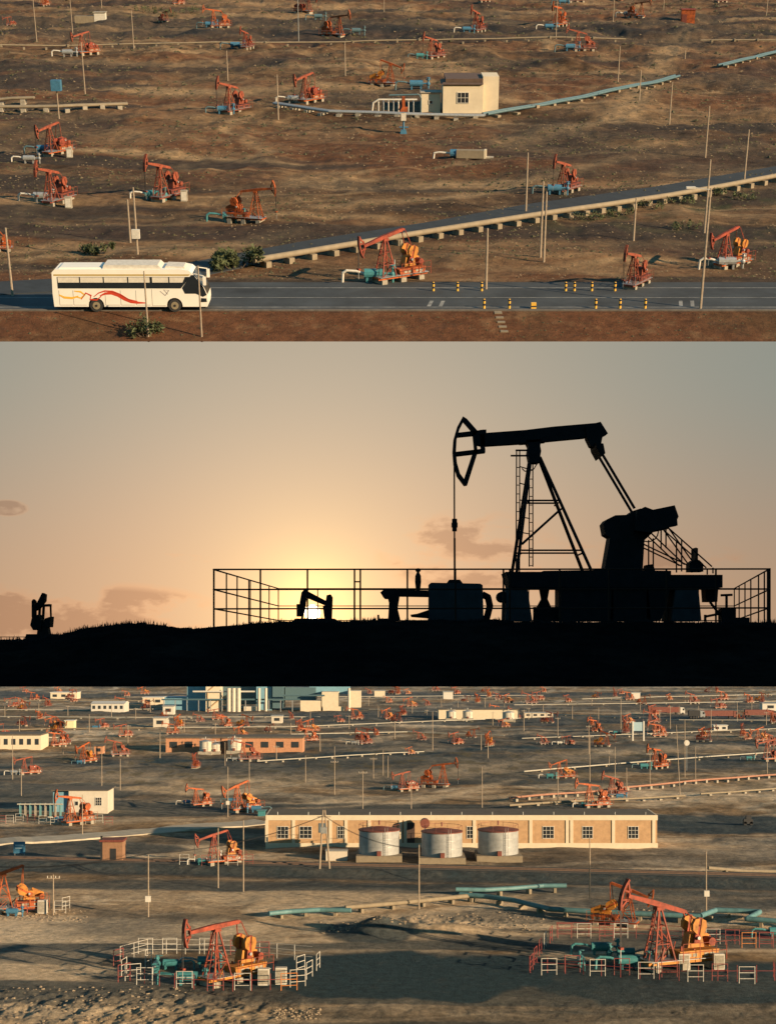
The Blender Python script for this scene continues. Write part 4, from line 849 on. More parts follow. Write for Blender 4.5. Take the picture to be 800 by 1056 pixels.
# ------------------------------------------------------------------ safety fence round the pump
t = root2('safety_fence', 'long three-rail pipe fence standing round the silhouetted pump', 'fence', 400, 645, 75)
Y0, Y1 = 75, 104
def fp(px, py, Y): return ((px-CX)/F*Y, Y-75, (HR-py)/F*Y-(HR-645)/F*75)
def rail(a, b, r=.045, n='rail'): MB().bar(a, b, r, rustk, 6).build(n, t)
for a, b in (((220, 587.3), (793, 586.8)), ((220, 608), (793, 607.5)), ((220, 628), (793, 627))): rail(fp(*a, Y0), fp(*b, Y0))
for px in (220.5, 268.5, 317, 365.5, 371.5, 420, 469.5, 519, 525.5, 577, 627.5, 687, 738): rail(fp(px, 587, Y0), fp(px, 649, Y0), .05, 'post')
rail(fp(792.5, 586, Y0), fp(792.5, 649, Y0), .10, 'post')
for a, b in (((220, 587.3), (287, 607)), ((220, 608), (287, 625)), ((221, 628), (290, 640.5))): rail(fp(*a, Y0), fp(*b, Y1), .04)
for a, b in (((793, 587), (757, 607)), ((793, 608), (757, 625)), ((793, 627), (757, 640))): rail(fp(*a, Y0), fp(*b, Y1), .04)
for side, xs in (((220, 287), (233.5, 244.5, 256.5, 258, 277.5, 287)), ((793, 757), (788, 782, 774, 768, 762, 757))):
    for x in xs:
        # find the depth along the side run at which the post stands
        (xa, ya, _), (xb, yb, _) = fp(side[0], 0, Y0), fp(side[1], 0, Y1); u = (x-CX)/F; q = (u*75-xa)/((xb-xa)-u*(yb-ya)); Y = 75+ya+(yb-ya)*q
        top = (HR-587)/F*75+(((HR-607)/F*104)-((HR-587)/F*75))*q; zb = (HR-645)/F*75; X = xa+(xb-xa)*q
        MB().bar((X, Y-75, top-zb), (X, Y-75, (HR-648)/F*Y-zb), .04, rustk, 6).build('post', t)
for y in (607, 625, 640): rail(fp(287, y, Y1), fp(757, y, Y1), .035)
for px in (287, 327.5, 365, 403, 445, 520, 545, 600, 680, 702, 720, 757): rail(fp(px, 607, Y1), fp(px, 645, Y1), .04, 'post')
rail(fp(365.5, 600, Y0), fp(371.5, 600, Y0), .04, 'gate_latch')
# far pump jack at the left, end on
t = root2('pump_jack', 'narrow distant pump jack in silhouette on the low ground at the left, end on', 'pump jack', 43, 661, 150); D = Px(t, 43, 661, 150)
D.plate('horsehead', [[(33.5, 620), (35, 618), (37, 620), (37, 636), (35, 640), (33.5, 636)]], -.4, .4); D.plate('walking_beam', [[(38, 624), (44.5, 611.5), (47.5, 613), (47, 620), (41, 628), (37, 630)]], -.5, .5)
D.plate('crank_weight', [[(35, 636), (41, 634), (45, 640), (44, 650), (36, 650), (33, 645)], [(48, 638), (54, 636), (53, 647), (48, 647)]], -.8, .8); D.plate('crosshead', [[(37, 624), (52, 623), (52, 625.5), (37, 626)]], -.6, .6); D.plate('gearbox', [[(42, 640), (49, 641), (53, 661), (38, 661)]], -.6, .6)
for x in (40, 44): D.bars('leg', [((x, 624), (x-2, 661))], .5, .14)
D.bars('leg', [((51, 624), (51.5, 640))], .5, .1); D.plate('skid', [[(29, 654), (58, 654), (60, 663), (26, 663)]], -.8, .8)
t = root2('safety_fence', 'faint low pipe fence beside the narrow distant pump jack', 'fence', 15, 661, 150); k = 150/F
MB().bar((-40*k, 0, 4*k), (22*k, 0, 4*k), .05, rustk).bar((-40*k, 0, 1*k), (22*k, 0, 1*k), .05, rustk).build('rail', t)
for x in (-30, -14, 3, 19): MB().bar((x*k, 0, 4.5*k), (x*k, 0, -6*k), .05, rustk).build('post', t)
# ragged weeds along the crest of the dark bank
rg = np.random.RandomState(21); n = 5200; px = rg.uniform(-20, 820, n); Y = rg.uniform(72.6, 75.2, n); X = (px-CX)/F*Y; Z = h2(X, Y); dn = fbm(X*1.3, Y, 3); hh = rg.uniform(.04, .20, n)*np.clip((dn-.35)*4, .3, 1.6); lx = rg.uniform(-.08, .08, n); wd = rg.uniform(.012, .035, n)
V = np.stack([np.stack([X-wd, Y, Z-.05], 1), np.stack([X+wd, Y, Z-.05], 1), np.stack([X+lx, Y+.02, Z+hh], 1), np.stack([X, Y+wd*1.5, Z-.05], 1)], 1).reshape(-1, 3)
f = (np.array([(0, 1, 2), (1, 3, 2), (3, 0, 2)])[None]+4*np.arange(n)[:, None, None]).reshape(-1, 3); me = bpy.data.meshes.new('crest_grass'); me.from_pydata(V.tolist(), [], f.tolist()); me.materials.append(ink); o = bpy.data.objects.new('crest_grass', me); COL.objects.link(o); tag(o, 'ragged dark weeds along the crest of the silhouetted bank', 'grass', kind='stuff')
#@@PART4
# ------------------------------------------------------------------ lower field: machines
G3 = 'pump jacks of the lower field'
def jack3(px, py, hpx, v, yaw, lab, one=False): return jack(v, lab, 3, px, py, R(yaw), hpx/ppm3(py)/5.2, G3, one)
jack3(232, 1016, 72, V6, 44, 'red pump jack with amber crank weights and amber base in the near left enclosure')
jack3(692, 1000, 80, V9, 22, 'large red pump jack with amber base boxes, front one of the pair at the right')
jack3(640, 956, 46, V7, 158, 'smaller orange and red pump jack behind the large one, rear one of the right pair')
jack3(12, 942, 50, V7, 20, 'orange pump jack cut by the left edge behind the pale slope')
jack3(226, 892, 36, V5, 30, 'red and amber pump jack beside two tall poles right of the brick hut')
mid = [(76, 851, 34, V2, 50, 'orange pump jack right in front of the square white building'), (205, 832, 22, V2, 40, 'orange pump jack with blue wellhead in open ground above the brick hut'),
       (249, 838, 33, V7, 40, 'bright orange pump jack with blue boxes above the left end of the long building'), (418, 816, 22, V1, 30, 'orange red pump jack, left of the close pair above the three tanks'),
       (452, 812, 28, V2, 160, 'orange pump jack, right of the close pair above the three tanks'), (580, 803, 20, V7, 10, 'orange pump jack with blue wellhead above the right half of the long building'),
       (612, 833, 28, V2, 20, 'orange pump jack directly behind the roof of the long building'), (634, 822, 24, V4, 35, 'dark pump jack beside the reddish pipeline at the right'),
       (678, 793, 24, V2, 45, 'orange pump jack with teal wellhead among slim poles at the right'), (795, 785, 24, V1, 20, 'red pump jack cut by the right edge'),
       (28, 799, 20, V1, 30, 'red pump jack with white tanks near the left edge'), (88, 787, 22, V7, 60, 'orange and yellow pump jack beside a blue tank at the left'), (121, 780, 18, V4, 25, 'dark red pump jack standing alone right of the little brick booth'),
       (254, 785, 22, V4, 20, 'dark red pump jack in front of the brick building with tanks'), (201, 793, 18, V1, 85, 'small upright orange pump jack seen end on below the brick building')]
for a in mid: jack3(*a)
far = [(65, 768, 16), (60, 756, 14), (24, 749, 11), (54, 750, 11), (105, 751, 11), (127, 760, 14), (176, 757, 12), (248, 760, 12), (277, 755, 8), (40, 742, 9), (375, 768, 15), (388, 759, 8), (410, 745, 12), (433, 764, 10), (470, 768, 14), (487, 761, 10), (423, 778, 8),
       (546, 726, 12), (560, 768, 10), (586, 768, 10), (645, 757, 16), (648, 746, 10), (663, 727, 10), (690, 736, 9), (714, 726, 12), (741, 731, 12), (745, 722, 10), (785, 724, 10), (795, 770, 14), (300, 742, 8), (345, 728, 8), (400, 724, 7), (480, 724, 7), (513, 722, 8), (585, 724, 8), (615, 720, 7), (440, 728, 7), (150, 727, 6), (20, 726, 7), (75, 724, 7), (130, 718, 6), (170, 740, 8), (205, 745, 9), (350, 745, 8), (520, 750, 9), (610, 748, 9), (725, 760, 10), (765, 742, 8), (770, 762, 9), (690, 722, 7), (640, 716, 6), (380, 716, 6), (500, 714, 6), (730, 714, 6), (60, 714, 6), (25, 714, 6), (420, 716, 6), (560, 714, 6)]
rf = random.Random(11)
far1x = [(rf.uniform(0, 800), y, 0) for y in (713, 716, 719, 722, 725, 729, 733, 738, 742, 746, 750, 755, 760, 765, 770) for _ in range(4)]
far += [(round(x), y, (y-655)*.14) for x, y, _ in far1x if not (165 < x < 375 and y < 740) and not (165 < x < 315 and 755 < y < 782)]
far.sort(key=lambda q: -q[1])
rowsf = [[q for q in far if q[1] >= 752], [q for q in far if 738 <= q[1] < 752], [q for q in far if 723 <= q[1] < 738], [q for q in far if q[1] < 723]]
rn = ['level with the long brick building', 'just beyond the long brick building', 'far off, level with the red trucks', 'on the farthest edge of the field']
j = 0
for rw, nm in zip(rowsf, rn):
    for i, (px, py, hp) in enumerate(sorted(rw)):
        jack3(px, py, hp*1.02, (V1, V2, V7, V4)[j % 4], (15, 40, 155, 70, 25)[j % 5], f'tiny pump jack {nm}, {ordn(i)} from the left', True); j += 1
GW3 = 'wellheads of the lower field'
for px, py, s, c, e, yaw, lab in ((160, 1004, 1.0, teal, steel, 90, 'grey necked teal wellhead at the left end of the near left enclosure'), (206, 998, 1.1, teal, steel, 0, 'teal drum behind the polished rod of the near left pump jack'), (652, 990, 1.2, teal, steel, 180, 'teal drum standing behind the middle of the right enclosure'), (600, 998, 1.0, teal, teal, 90, 'upright teal valves at the left end of the right enclosure'),
    (186, 1016, 1.25, teal, teal, 0, 'teal wellhead drum with arched pipe left of the near left red pump jack'), (222, 1014, 1.0, teal, teal, 90, 'teal wellhead valves right at the polished rod of the near left pump jack'),
    (182, 1000, 1.0, teal, teal, 180, 'teal wellhead at the back of the near left enclosure'), (612, 985, 1.3, teal, teal, 0, 'teal wellhead with bent pipe at the back left of the right enclosure'),
    (640, 1000, 1.4, teal, teal, 0, 'teal wellhead drums in the middle of the right enclosure'), (675, 1000, 1.1, teal, white, 90, 'teal wellhead beside the white block under the large right pump jack'),
    (8, 945, .9, blue, skyblue, 0, 'blue wellhead below the orange pump jack at the left edge'), (205, 892, .9, teal, white, 0, 'pale blue wellhead left of the red and amber pump jack by two poles'),
    (58, 848, 1.0, blue, white, 0, 'blue drum left of the orange pump jack at the square white building'), (190, 830, .9, blue, white, 0, 'blue wellhead left of the orange pump jack above the brick hut'), (268, 838, 1.2, blue, skyblue, 180, 'pair of blue boxes right of the bright orange pump jack above the long building'),
    (236, 828, .9, blue, skyblue, 0, 'blue wellhead between the two orange pump jacks above the long building'), (404, 815, 1.0, blue, skyblue, 0, 'blue wellhead left of the close pair above the three tanks'), (440, 812, 1.0, blue, skyblue, 0, 'blue wellhead between the close pair above the three tanks'),
    (564, 803, 1.1, teal, white, 0, 'teal wellhead above the right half of the long building'), (661, 793, 1.3, teal, skyblue, 0, 'teal wellhead left of the orange pump jack among slim poles'), (636, 824, 1.0, blue, skyblue, 0, 'blue wellhead below the dark pump jack beside the reddish pipeline'),
    (600, 833, 1.0, teal, white, 0, 'teal wellhead just behind the roof of the long building'), (770, 784, 1.0, teal, skyblue, 0, 'teal wellhead near the right edge below the red pump jack'), (80, 788, .9, blue, skyblue, 0, 'blue wellhead left of the orange and yellow pump jack'),
    (12, 799, 1.0, steel, white, 0, 'white wellhead near the left edge'), (240, 785, .9, steel, white, 0, 'white elbow wellhead in front of the brick building with tanks'), (575, 768, 1.0, white, white, 0, 'white wellhead far off at the right of centre'), (633, 757, 1.0, teal, white, 0, 'tiny teal wellhead left of the billboard'),
    (96, 752, 1.2, blue, skyblue, 0, 'tiny blue wellhead right of the yellow cabin'), (363, 768, 1.0, steel, white, 0, 'tiny white wellhead left of centre far off'), (795, 968, 1.2, teal, teal, 0, 'teal bent pipe cut by the right edge behind the enclosure')):
    wellhead(lab, 3, px, py, R(yaw), s, c, e, GW3)
# ------------------------------------------------------------------ rail panels round the enclosures
_fp = {}
def fence_panel(label, px, py, m, yaw=0, s=1.0, group='rail panels round the enclosures'):
    k = m.name
    if k not in _fp:
        t = thing('fence_panel', label, 'fence panel', 3, px, py, yaw, s, group)
        for x in (-.85, .85): MB().bar((x, 0, -.25), (x, 0, 1.9), .045, m, 6).build('post', t)
        r = MB(); [r.bar((-.85, 0, z), (.85, 0, z), .04, m, 6) for z in (.55, 1.2, 1.85)]; r.build('rails', t); _fp[k] = t; return
    X, D = ground_at(3, px, py); dup(_fp[k], label, frame(3, X, D, yaw, s), group)
rr_ = mat('red_rail_paint', (.24, .045, .04), .6, .3, 3); wr_ = mat('white_rail_paint', (.48, .46, .42), .6, .3, 3); orr = mat('orange_rail_paint', (.55, .20, .05), .6, .3, 3)
A = [(128, 1006, wr_, 80), (137, 1012, wr_, 20), (149, 1016, wr_, 0), (153, 996, wr_, 75), (150, 984, wr_, 0), (175, 984, wr_, 0), (213, 984, wr_, 0), (245, 986, rr_, 0), (270, 988, rr_, 0), (310, 1003, wr_, 60), (319, 1009, wr_, 70), (307, 1018, wr_, 20), (298, 1022, orr, 10), (122, 996, rr_, 60),
     (128, 1012, rr_, 50), (190, 1020, wr_, 0), (222, 1022, rr_, 0), (250, 1022, wr_, 0), (328, 1000, wr_, 80)]
for i, (px, py, m_, yw) in enumerate(sorted(A, key=lambda q: q[:2])):
    cn = {'white_rail_paint': 'white', 'red_rail_paint': 'red', 'orange_rail_paint': 'orange'}[m_.name]
    fence_panel(f'{cn} rail panel of the near left enclosure, {ordn(i)} from the left', px, py, m_, R(yw))
B = [(566, 1006, wr_, 4), (616, 1007, wr_, 2), (666, 1010, wr_, 0), (717, 1013, wr_, 0), (770, 1015, wr_, 0), (548, 1002, rr_, 75), (552, 994, rr_, 75), (557, 985, rr_, 75), (562, 978, wr_, 75), (568, 972, rr_, 75), (590, 1003, rr_, 0), (641, 1006, rr_, 0), (690, 1008, rr_, 0), (742, 1012, rr_, 0),
     (582, 968, rr_, 0), (602, 968, wr_, 0), (625, 970, rr_, 0), (640, 968, wr_, 0), (735, 974, wr_, 0), (755, 975, rr_, 0), (772, 978, orr, 0), (790, 978, rr_, 0), (798, 1010, rr_, 80)]
for i, (px, py, m_, yw) in enumerate(sorted(B, key=lambda q: q[:2])):
    cn = {'white_rail_paint': 'white', 'red_rail_paint': 'red', 'orange_rail_paint': 'orange'}[m_.name]
    fence_panel(f'{cn} rail panel of the right enclosure, {ordn(i)} from the left', px, py, m_, R(yw))
def fence_run(label, pts, m, z=(.55, 1.15, 1.75), step=1.9):
    P = [Vector((*ground_at(3, *p), 0)) for p in pts]; z0 = float(h3(P[0].x, P[0].y)); t = bpy.data.objects.new('rail_fence', None); COL.objects.link(t); t.location = (P[0].x, P[0].y, z0); tag(t, label, 'fence', 'rail fences of the enclosures')
    for a, b in zip(P[:-1], P[1:]):
        n = max(1, int((b-a).length/step))
        for i in range(n): q = a.lerp(b, i/n)-P[0]; MB().bar((q.x, q.y, -.3), (q.x, q.y, 1.8), .04, m, 5).build('post', t)
        for zz in z: MB().bar((a.x-P[0].x, a.y-P[0].y, zz), (b.x-P[0].x, b.y-P[0].y, zz), .03, m, 5).build('rail', t)
fence_run('thin red rail fence along the front of the near left enclosure', [(134, 1012), (180, 1020), (240, 1023), (298, 1021)], rr_, (1.15,))
fence_run('thin pale rail fence along the back of the near left enclosure', [(124, 992), (152, 984), (250, 985), (322, 992)], wr_)
fence_run('thin red rail fence along the front of the right enclosure', [(546, 1003), (620, 1007), (700, 1012), (800, 1014)], rr_, (1.15,))
fence_run('thin red rail fence along the back of the right enclosure', [(574, 966), (640, 967), (720, 972), (815, 978)], rr_)
Cc = [(34, 942, rr_, 0), (62, 942, wr_, 0), (68, 938, wr_, 60), (22, 944, rr_, 0), (190, 892, wr_, 0), (213, 893, rr_, 0), (240, 893, wr_, 0), (256, 892, rr_, 0)]
for i, (px, py, m_, yw) in enumerate(Cc):
    fence_panel(f'small rail panel by the {"orange pump jack at the left edge" if i < 4 else "pump jack near two tall poles"}, {ordn(i % 4)} of four', px, py, m_, R(yw), .9)
for i, px in enumerate((2, 10, 20, 32, 44, 56, 64, 92, 102, 112)): fence_panel(f'pale rail panel in the row before the square white building, {ordn(i)} from the left', px, 851-(px % 7)*.5, wr_ if i % 3 else rr_, 0, .9)
for (px, py, lab) in ((741, 1000, 'tall white cabinet right of the large right pump jack'), (290, 1015, 'grey cabinet right of the near left pump jack'), (44, 942, 'white upright cabinet beside the orange pump jack at the left edge'), (705, 1000, 'white concrete counterweight block below the large right pump jack'), (272, 1016, 'white control box below the amber weights of the near left pump jack')):
    t = thing('cabinet', lab, 'cabinet', 3, px, py); MB().box(-.6, .6, -.4, .4, -.2, 1.8, white).build('body', t); MB().box(-.5, .5, -.43, -.403, .15, 1.65, conc).build('door', t)
# ------------------------------------------------------------------ lower field: poles
poles3 = [(153, 946, 64, 'box', 'tall pole with a small box on the pale slope at the left'), (432, 938, 66, 'plain', 'tall slim pole standing in front of the three tanks'), (608, 927, 62, 'plain', 'tall pole in front of the right half of the long building'), (728, 940, 62, 'box', 'tall pole with a meter box behind the right enclosure'),
          (55, 944, 42, 'cross', 'short pole with a crossarm beside the orange pump jack at the left edge'), (225, 916, 62, 'plain', 'left one of the two tall poles right of the brick hut'), (251, 920, 74, 'plain', 'right one of the two tall poles right of the brick hut'), (85, 862, 42, 'plain', 'pole standing in front of the square white building'),
          (701, 820, 72, 'plain', 'tallest pole behind the right end of the long building'), (497, 833, 42, 'plain', 'slim pole just behind the roof line above the third tank'), (235, 843, 52, 'box', 'pole with a box between the orange pump jacks above the long building')]
for px, py, hp, kd, lab in poles3: pole(lab, 3, px, py, hp, kd, 'poles of the lower field', lean=(-3 if px == 701 else 0))
pp = [(13, 804, 46), (22, 821, 28), (105, 813, 36), (124, 815, 32), (315, 807, 28), (345, 820, 36), (374, 837, 42), (424, 836, 30), (232, 790, 24), (257, 806, 22), (608, 818, 60), (634, 808, 38), (646, 818, 26), (670, 810, 34), (717, 804, 34), (706, 802, 50), (575, 829, 34), (607, 778, 30), (628, 790, 16), (680, 752, 20), (691, 752, 24), (733, 756, 24), (760, 744, 20), (791, 798, 26), (640, 752, 34), (706, 762, 20), (446, 774, 20), (496, 774, 16), (503, 782, 16), (385, 803, 22), (395, 800, 26), (400, 802, 22),
      (132, 770, 22), (165, 782, 26), (285, 785, 16), (330, 775, 18), (345, 800, 30), (407, 762, 18), (446, 756, 22), (472, 738, 14), (508, 750, 16), (540, 754, 22), (560, 738, 12), (575, 760, 20), (590, 742, 14), (617, 744, 14), (20, 760, 18), (65, 778, 16), (92, 755, 18), (115, 740, 14), (140, 742, 12), (190, 755, 14), (222, 760, 14), (300, 760, 14), (320, 745, 12), (360, 752, 14), (390, 740, 12), (425, 736, 12), (455, 730, 10), (500, 730, 10), (520, 738, 12), (545, 742, 12), (660, 734, 10), (700, 740, 12), (720, 740, 12), (775, 734, 12), (790, 748, 14), (40, 735, 10), (70, 738, 10), (155, 735, 10), (745, 820, 0), (5, 740, 12), (610, 728, 8), (380, 728, 9), (440, 742, 10)]
pp = sorted(q for q in pp if q[2])
near_p = [q for q in pp if q[1] >= 785]; mid_p = [q for q in pp if 752 <= q[1] < 785]; far_p = [q for q in pp if q[1] < 752]
for rw, nm in ((near_p, 'in the open ground behind the long building'), (mid_p, 'in the middle distance level with the brick building'), (far_p, 'far off near the top of the lower field')):
    for i, (px, py, hp) in enumerate(rw): pole(f'slim pole {nm}, {ordn(i)} from the left', 3, px, py, hp, ('cross' if (i*7+int(px)) % 3 == 0 else 'plain'), 'poles of the lower field', r=.11 if py > 785 else .16)
t = thing('twin_pole', 'pair of leaning pale poles with crossarm in front of the long building', 'pole', 3, 334, 896)
MB().bar((-.7, 0, -.3), (-.15, 0, 9.3), .16, wood, 8, .11).build('leg', t); MB().bar((.9, 0, -.3), (.15, 0, 9.3), .16, wood, 8, .11).build('leg', t); MB().bar((-1.1, 0, 8.2), (1.1, 0, 8.2), .08, wood).bar((-.5, 0, 4.5), (.6, 0, 4.5), .08, wood).build('crossarm', t); MB().box(-.5, .5, -.5, .3, 5.6, 6.6, steel).build('transformer', t)
# ------------------------------------------------------------------ buildings of the lower field
brick = mat('orange_tan_wall', (.42, .265, .145), .9, .22, 1.2); brick2 = mat('orange_brick', (.44, .215, .12), .9, .25, 1.5); flatroof = mat('felt_roof', (.10, .085, .07), .9, .3, .6)
pale = mat('pale_render', (.52, .47, .39), .9, .1, .8); bluewall_and_shade = mat('blue_cladding_and_shade', (.15, .30, .38), .6, .15, .5); redmetal = mat('red_lid_paint', (.17, .05, .034), .6, .3, 1.5)
k = ppm3(874); t = thing('long_building', 'long tan building with cream pilasters, white windows and a dark flat roof', 'building', 3, 476, 874, R(0))
XL, XR = (275-476)/k, (677-476)/k; Hh = 33/k; s = MB(); s.box(XL, XR, 0, 10, -.6, Hh-.9, brick); s.build('wall', t)
MB().box(XL-.1, XR+.1, -.12, 10.1, Hh-.897, Hh, cream).build('parapet', t); MB().box(XL+.2, XR-.2, .1, 9.9, Hh+.003, Hh+.02, flatroof).build('roof', t)
MB().box(XL-.12, XR+.12, -.16, -.003, -.6, .75, cream).build('plinth', t)
pil = [275.5, 303, 341, 357, 381, 413, 418, 489, 547, 584.5, 589, 632, 673.5]
for px in pil: x = (px-476)/k; MB().box(x-.28, x+.28, -.14, -.003, .753, Hh-.9, cream).build('pilaster', t)
for px, wd in ((292, 12), (315.5, 13), (352.5, 9), (396, 9), (486, 10), (565, 12), (605.5, 11), (652.5, 11)): x = (px-476)/k; window(t, x-wd/2/k, x+wd/2/k, 1.55, 3.75, -.03, 3, 3)
x = (422-476)/k; MB().box(x-1.0, x+1.0, -.06, -.003, .76, 4.4, mat('dark_door', (.05, .03, .025), .7, .2, 1)).build('door', t)
x = (333-476)/k; MB().box(x-.7, x+.7, -.06, -.003, 2.6, 4.3, mat('blue_shutter', (.10, .13, .15), .7, .2, 1)).build('shutter', t)
for i in range(13): x = XL+2+i*(XR-XL-4)/12; MB().bar((x, .3, Hh), (x, .3, Hh+.55), .06, steel, 6).build('roof_vent', t)
# storage tanks
tankw = mat('tank_white', (.30, .31, .31), .45, .25, .8)
def tank(label, px, py, r, hh, lid=redmetal, base=tanpipe, s=1, wall=tankw):
    t = thing('storage_tank', label, 'storage tank', 3, px, py, 0, 1, 'storage tanks')
    MB().box(-r*1.12, r*1.12, -r*1.15, r*1.15, -.5, 1.0, base).build('plinth', t)
    o = MB().lathe([(r, 1.003), (r, hh)], (0, 0, 0), wall, 36).build('shell', t); smooth(o, 40)
    for z in (2.3, 3.6, 4.9):
        if z < hh-.5: smooth(MB().lathe([(r+.03, z), (r+.03, z+.10)], (0, 0, 0), steel, 36).build('ring', t), 40)
    smooth(MB().lathe([(r+.12, hh+.003), (r+.12, hh+.15), (r*.25, hh+.6), (.12, hh+.7)], (0, 0, 0), lid, 36).build('lid', t), 30)
    MB().bar((0, 0, hh+.9), (0, 0, hh+1.6), .14, lid, 8).build('vent', t)
    m = MB()
    for i in range(10): a = 2*math.pi*i/10; b = 2*math.pi*(i+1)/10; m.bar((r*math.cos(a), r*math.sin(a), hh), (r*math.cos(a), r*math.sin(a), hh+1.0), .035, lid); m.bar((r*math.cos(a), r*math.sin(a), hh+1.0), (r*math.cos(b), r*math.sin(b), hh+1.0), .035, lid)
    m.build('railing', t)
    MB().box(-.35, .35, -r-.55, -r+.05, 1.003, 1.8, redmetal).build('outlet_box', t)
    l = MB(); [l.bar((x, -r-.15, 1.0), (x, -r-.15, hh+.8), .04, tankw) for x in (r*.0+1.0, r*.0+1.4)]; [l.bar((1.0, -r-.15, 1.2+i*.4), (1.4, -r-.15, 1.2+i*.4), .03, tankw) for i in range(int((hh-1)/.4))]; l.build('ladder', t); return t
kt = ppm3(888)
tank('left one of the three large white tanks with red conical lids', 391, 886, 21/kt, 30/kt); tank('middle one of the three large white tanks with red conical lids', 455.5, 888, 21/kt, 30/kt); tank('right one of the three large white tanks with red conical lids', 513.5, 886, 21/kt, 30/kt)
for px, py, n in ((347, 888, 'low pale grey box on the ground left of the left white tank'),): 
    t = thing('storage_box', n, 'box', 3, px, py); MB().box(-1.8, 1.8, 0, 2, -.3, 1.6, pale).build('body', t); MB().box(-1.9, 1.9, -.1, 2.1, 1.603, 1.75, steel).build('lid', t)
t = thing('surge_drum', 'upright rusty round drum between the left and the middle white tank roofs', 'tank', 3, 438, 876); MB().bar((0, -.8, 4.6), (0, .8, 4.6), .85, redmetal, 16).build('shell', t); MB().box(-.12, .12, -.3, .3, -.3, 3.9, steel).build('stand', t)
# square white building
k = ppm3(838); t = thing('square_building', 'square white building with a grilled window and side wall coloured blue as shade', 'building', 3, 86, 838)
a, b = (71-86)/k, (111-86)/k; MB().box(a, b, 0, 7, -.5, 22/k, pale).build('wall', t); MB().box((54-86)/k, a-.003, .9, 9, -.5, 21/k, bluewall_and_shade).build('side_wall', t); MB().box((53-86)/k, b+.2, -.2, 8.5, 22.05/k, 23/k, flatroof).build('roof', t)  # blue of the side wall is shade put into its colour
window(t, (98-86)/k, (105-86)/k, 1.4, 3.2, -.03, 3, 3); window(t, (77-86)/k, (81-86)/k, 1.4, 2.4, -.03, 1, 1)
# brick hut
k = ppm3(888); t = thing('brick_hut', 'small brown brick hut with a dark open side right of the blue sign', 'hut', 3, 116, 888)
MB().box((106-116)/k, (126-116)/k, 0, 3.2, -.3, 19/k, mat('brown_brick', (.26, .14, .08), .9, .25, 2)).build('wall', t); MB().box((103-116)/k, (127-116)/k, -.3, 3.4, 19.05/k, 21/k, darkred).build('roof', t); MB().box((104-116)/k, (106-116)/k-.003, -.1, .1, -.3, 25/k, black).build('dark_post', t); MB().box(-.4, .6, -.05, -.003, -.3, 2.0, black).build('door', t)
t = thing('notice_board', 'blue notice board on two short posts at the left edge', 'sign', 3, 20, 884); kk_ = ppm3(884); w_ = 6/kk_; MB().box(-w_, w_, -.05, .05, .6, 2.6, blue).build('panel', t); [MB().bar((x, .1, -.2), (x, .1, 2.4), .06, steel).build('post', t) for x in (-w_*.8, w_*.8)]
pb = mat('sign_pale_blue', (.30, .42, .48), .5, .1, 1); MB().box(-w_*.7, w_*.7, -.07, -.053, 1.9, 2.1, pb).box(-w_*.7, w_*.4, -.07, -.053, 1.4, 1.6, pb).build('text_lines', t)
# far buildings: (x0, x1, base row, top row)
def hall(label, x0, x1, yb, yt, wallm, roofm_, nwin=0, depth=12, name='hall', cat='building', gable=False):
    k = ppm3(yb); c = (x0+x1)/2; t = thing(name, label, cat, 3, c, yb); hw = (x1-x0)/2/k; hh = (yb-yt)/k
    MB().box(-hw, hw, 0, depth, -2.0, hh*.9, wallm).build('wall', t)
    if gable: MB().add([(-hw-.3, -.4, hh*.9), (hw+.3, -.4, hh*.9), (hw+.3, depth+.4, hh*.9), (-hw-.3, depth+.4, hh*.9), (-hw-.3, depth/2, hh*1.15), (hw+.3, depth/2, hh*1.15)], [(0, 1, 5, 4), (2, 3, 4, 5), (0, 4, 3), (1, 2, 5), (0, 3, 2, 1)], roofm_).build('roof', t)
    else: MB().box(-hw-.3, hw+.3, -.3, depth+.3, hh*.903, hh, roofm_).build('roof', t)
    for i in range(nwin):
        x = -hw+2*hw*(i+.5)/nwin; ww = min(hw/nwin*.5, 1.6); MB().box(x-ww, x+ww, -.08, -.003, hh*.3, hh*.68, mat('dark_window', (.03, .035, .04), .3, .2, 1)).build('window', t)
    return t
hall('long orange brick building with a row of dark windows and four small tanks in front', 171, 312, 776, 760, brick2, flatroof, 9)
hall('low cream building with a row of windows cut by the left edge', -6, 42, 773, 757, cream, flatroof, 6)
hall('long low tan building with tanks, right of centre far off', 452, 535, 742, 731, cream, flatroof, 0)
hall('white pitched-roof warehouse with small dark windows, far left of centre', 94, 128, 734, 725, white, white, 6, 14, gable=True)
hall('small cream warehouse at the far upper left', 52, 79, 721, 714, cream, white, 3)
hall('flat cream shed beside the blue plant, left of its stair tower', 147, 168, 727, 719, cream, white, 2)
hall('tiny pale cabin below the blue plant at its left', 168, 179, 737, 728, white, steel, 1, 6, 'cabin', 'cabin'); hall('pale yellow cabin standing alone at the left', 67, 76, 751, 743, mat('pale_yellow', (.62, .58, .36), .8, .1, 1), white, 0, 5, 'cabin', 'cabin')
hall('grey and white cabin right of centre of the left group', 158, 172, 750, 740, pale, steel, 1, 7, 'cabin', 'cabin'); hall('small reddish brick booth below the cream building at the left', 97, 106, 778, 769, brick2, flatroof, 1, 4, 'cabin', 'cabin')
hall('small white cabin near the far top edge right of centre', 651, 660, 721, 714, white, steel, 0, 5, 'cabin', 'cabin'); hall('white cabin cut by the far right edge', 786, 803, 733, 725, white, steel, 1, 6, 'cabin', 'cabin'); hall('white box container in the open at the far right', 736, 750, 754, 748, white, white, 2, 4, 'cabin', 'container')
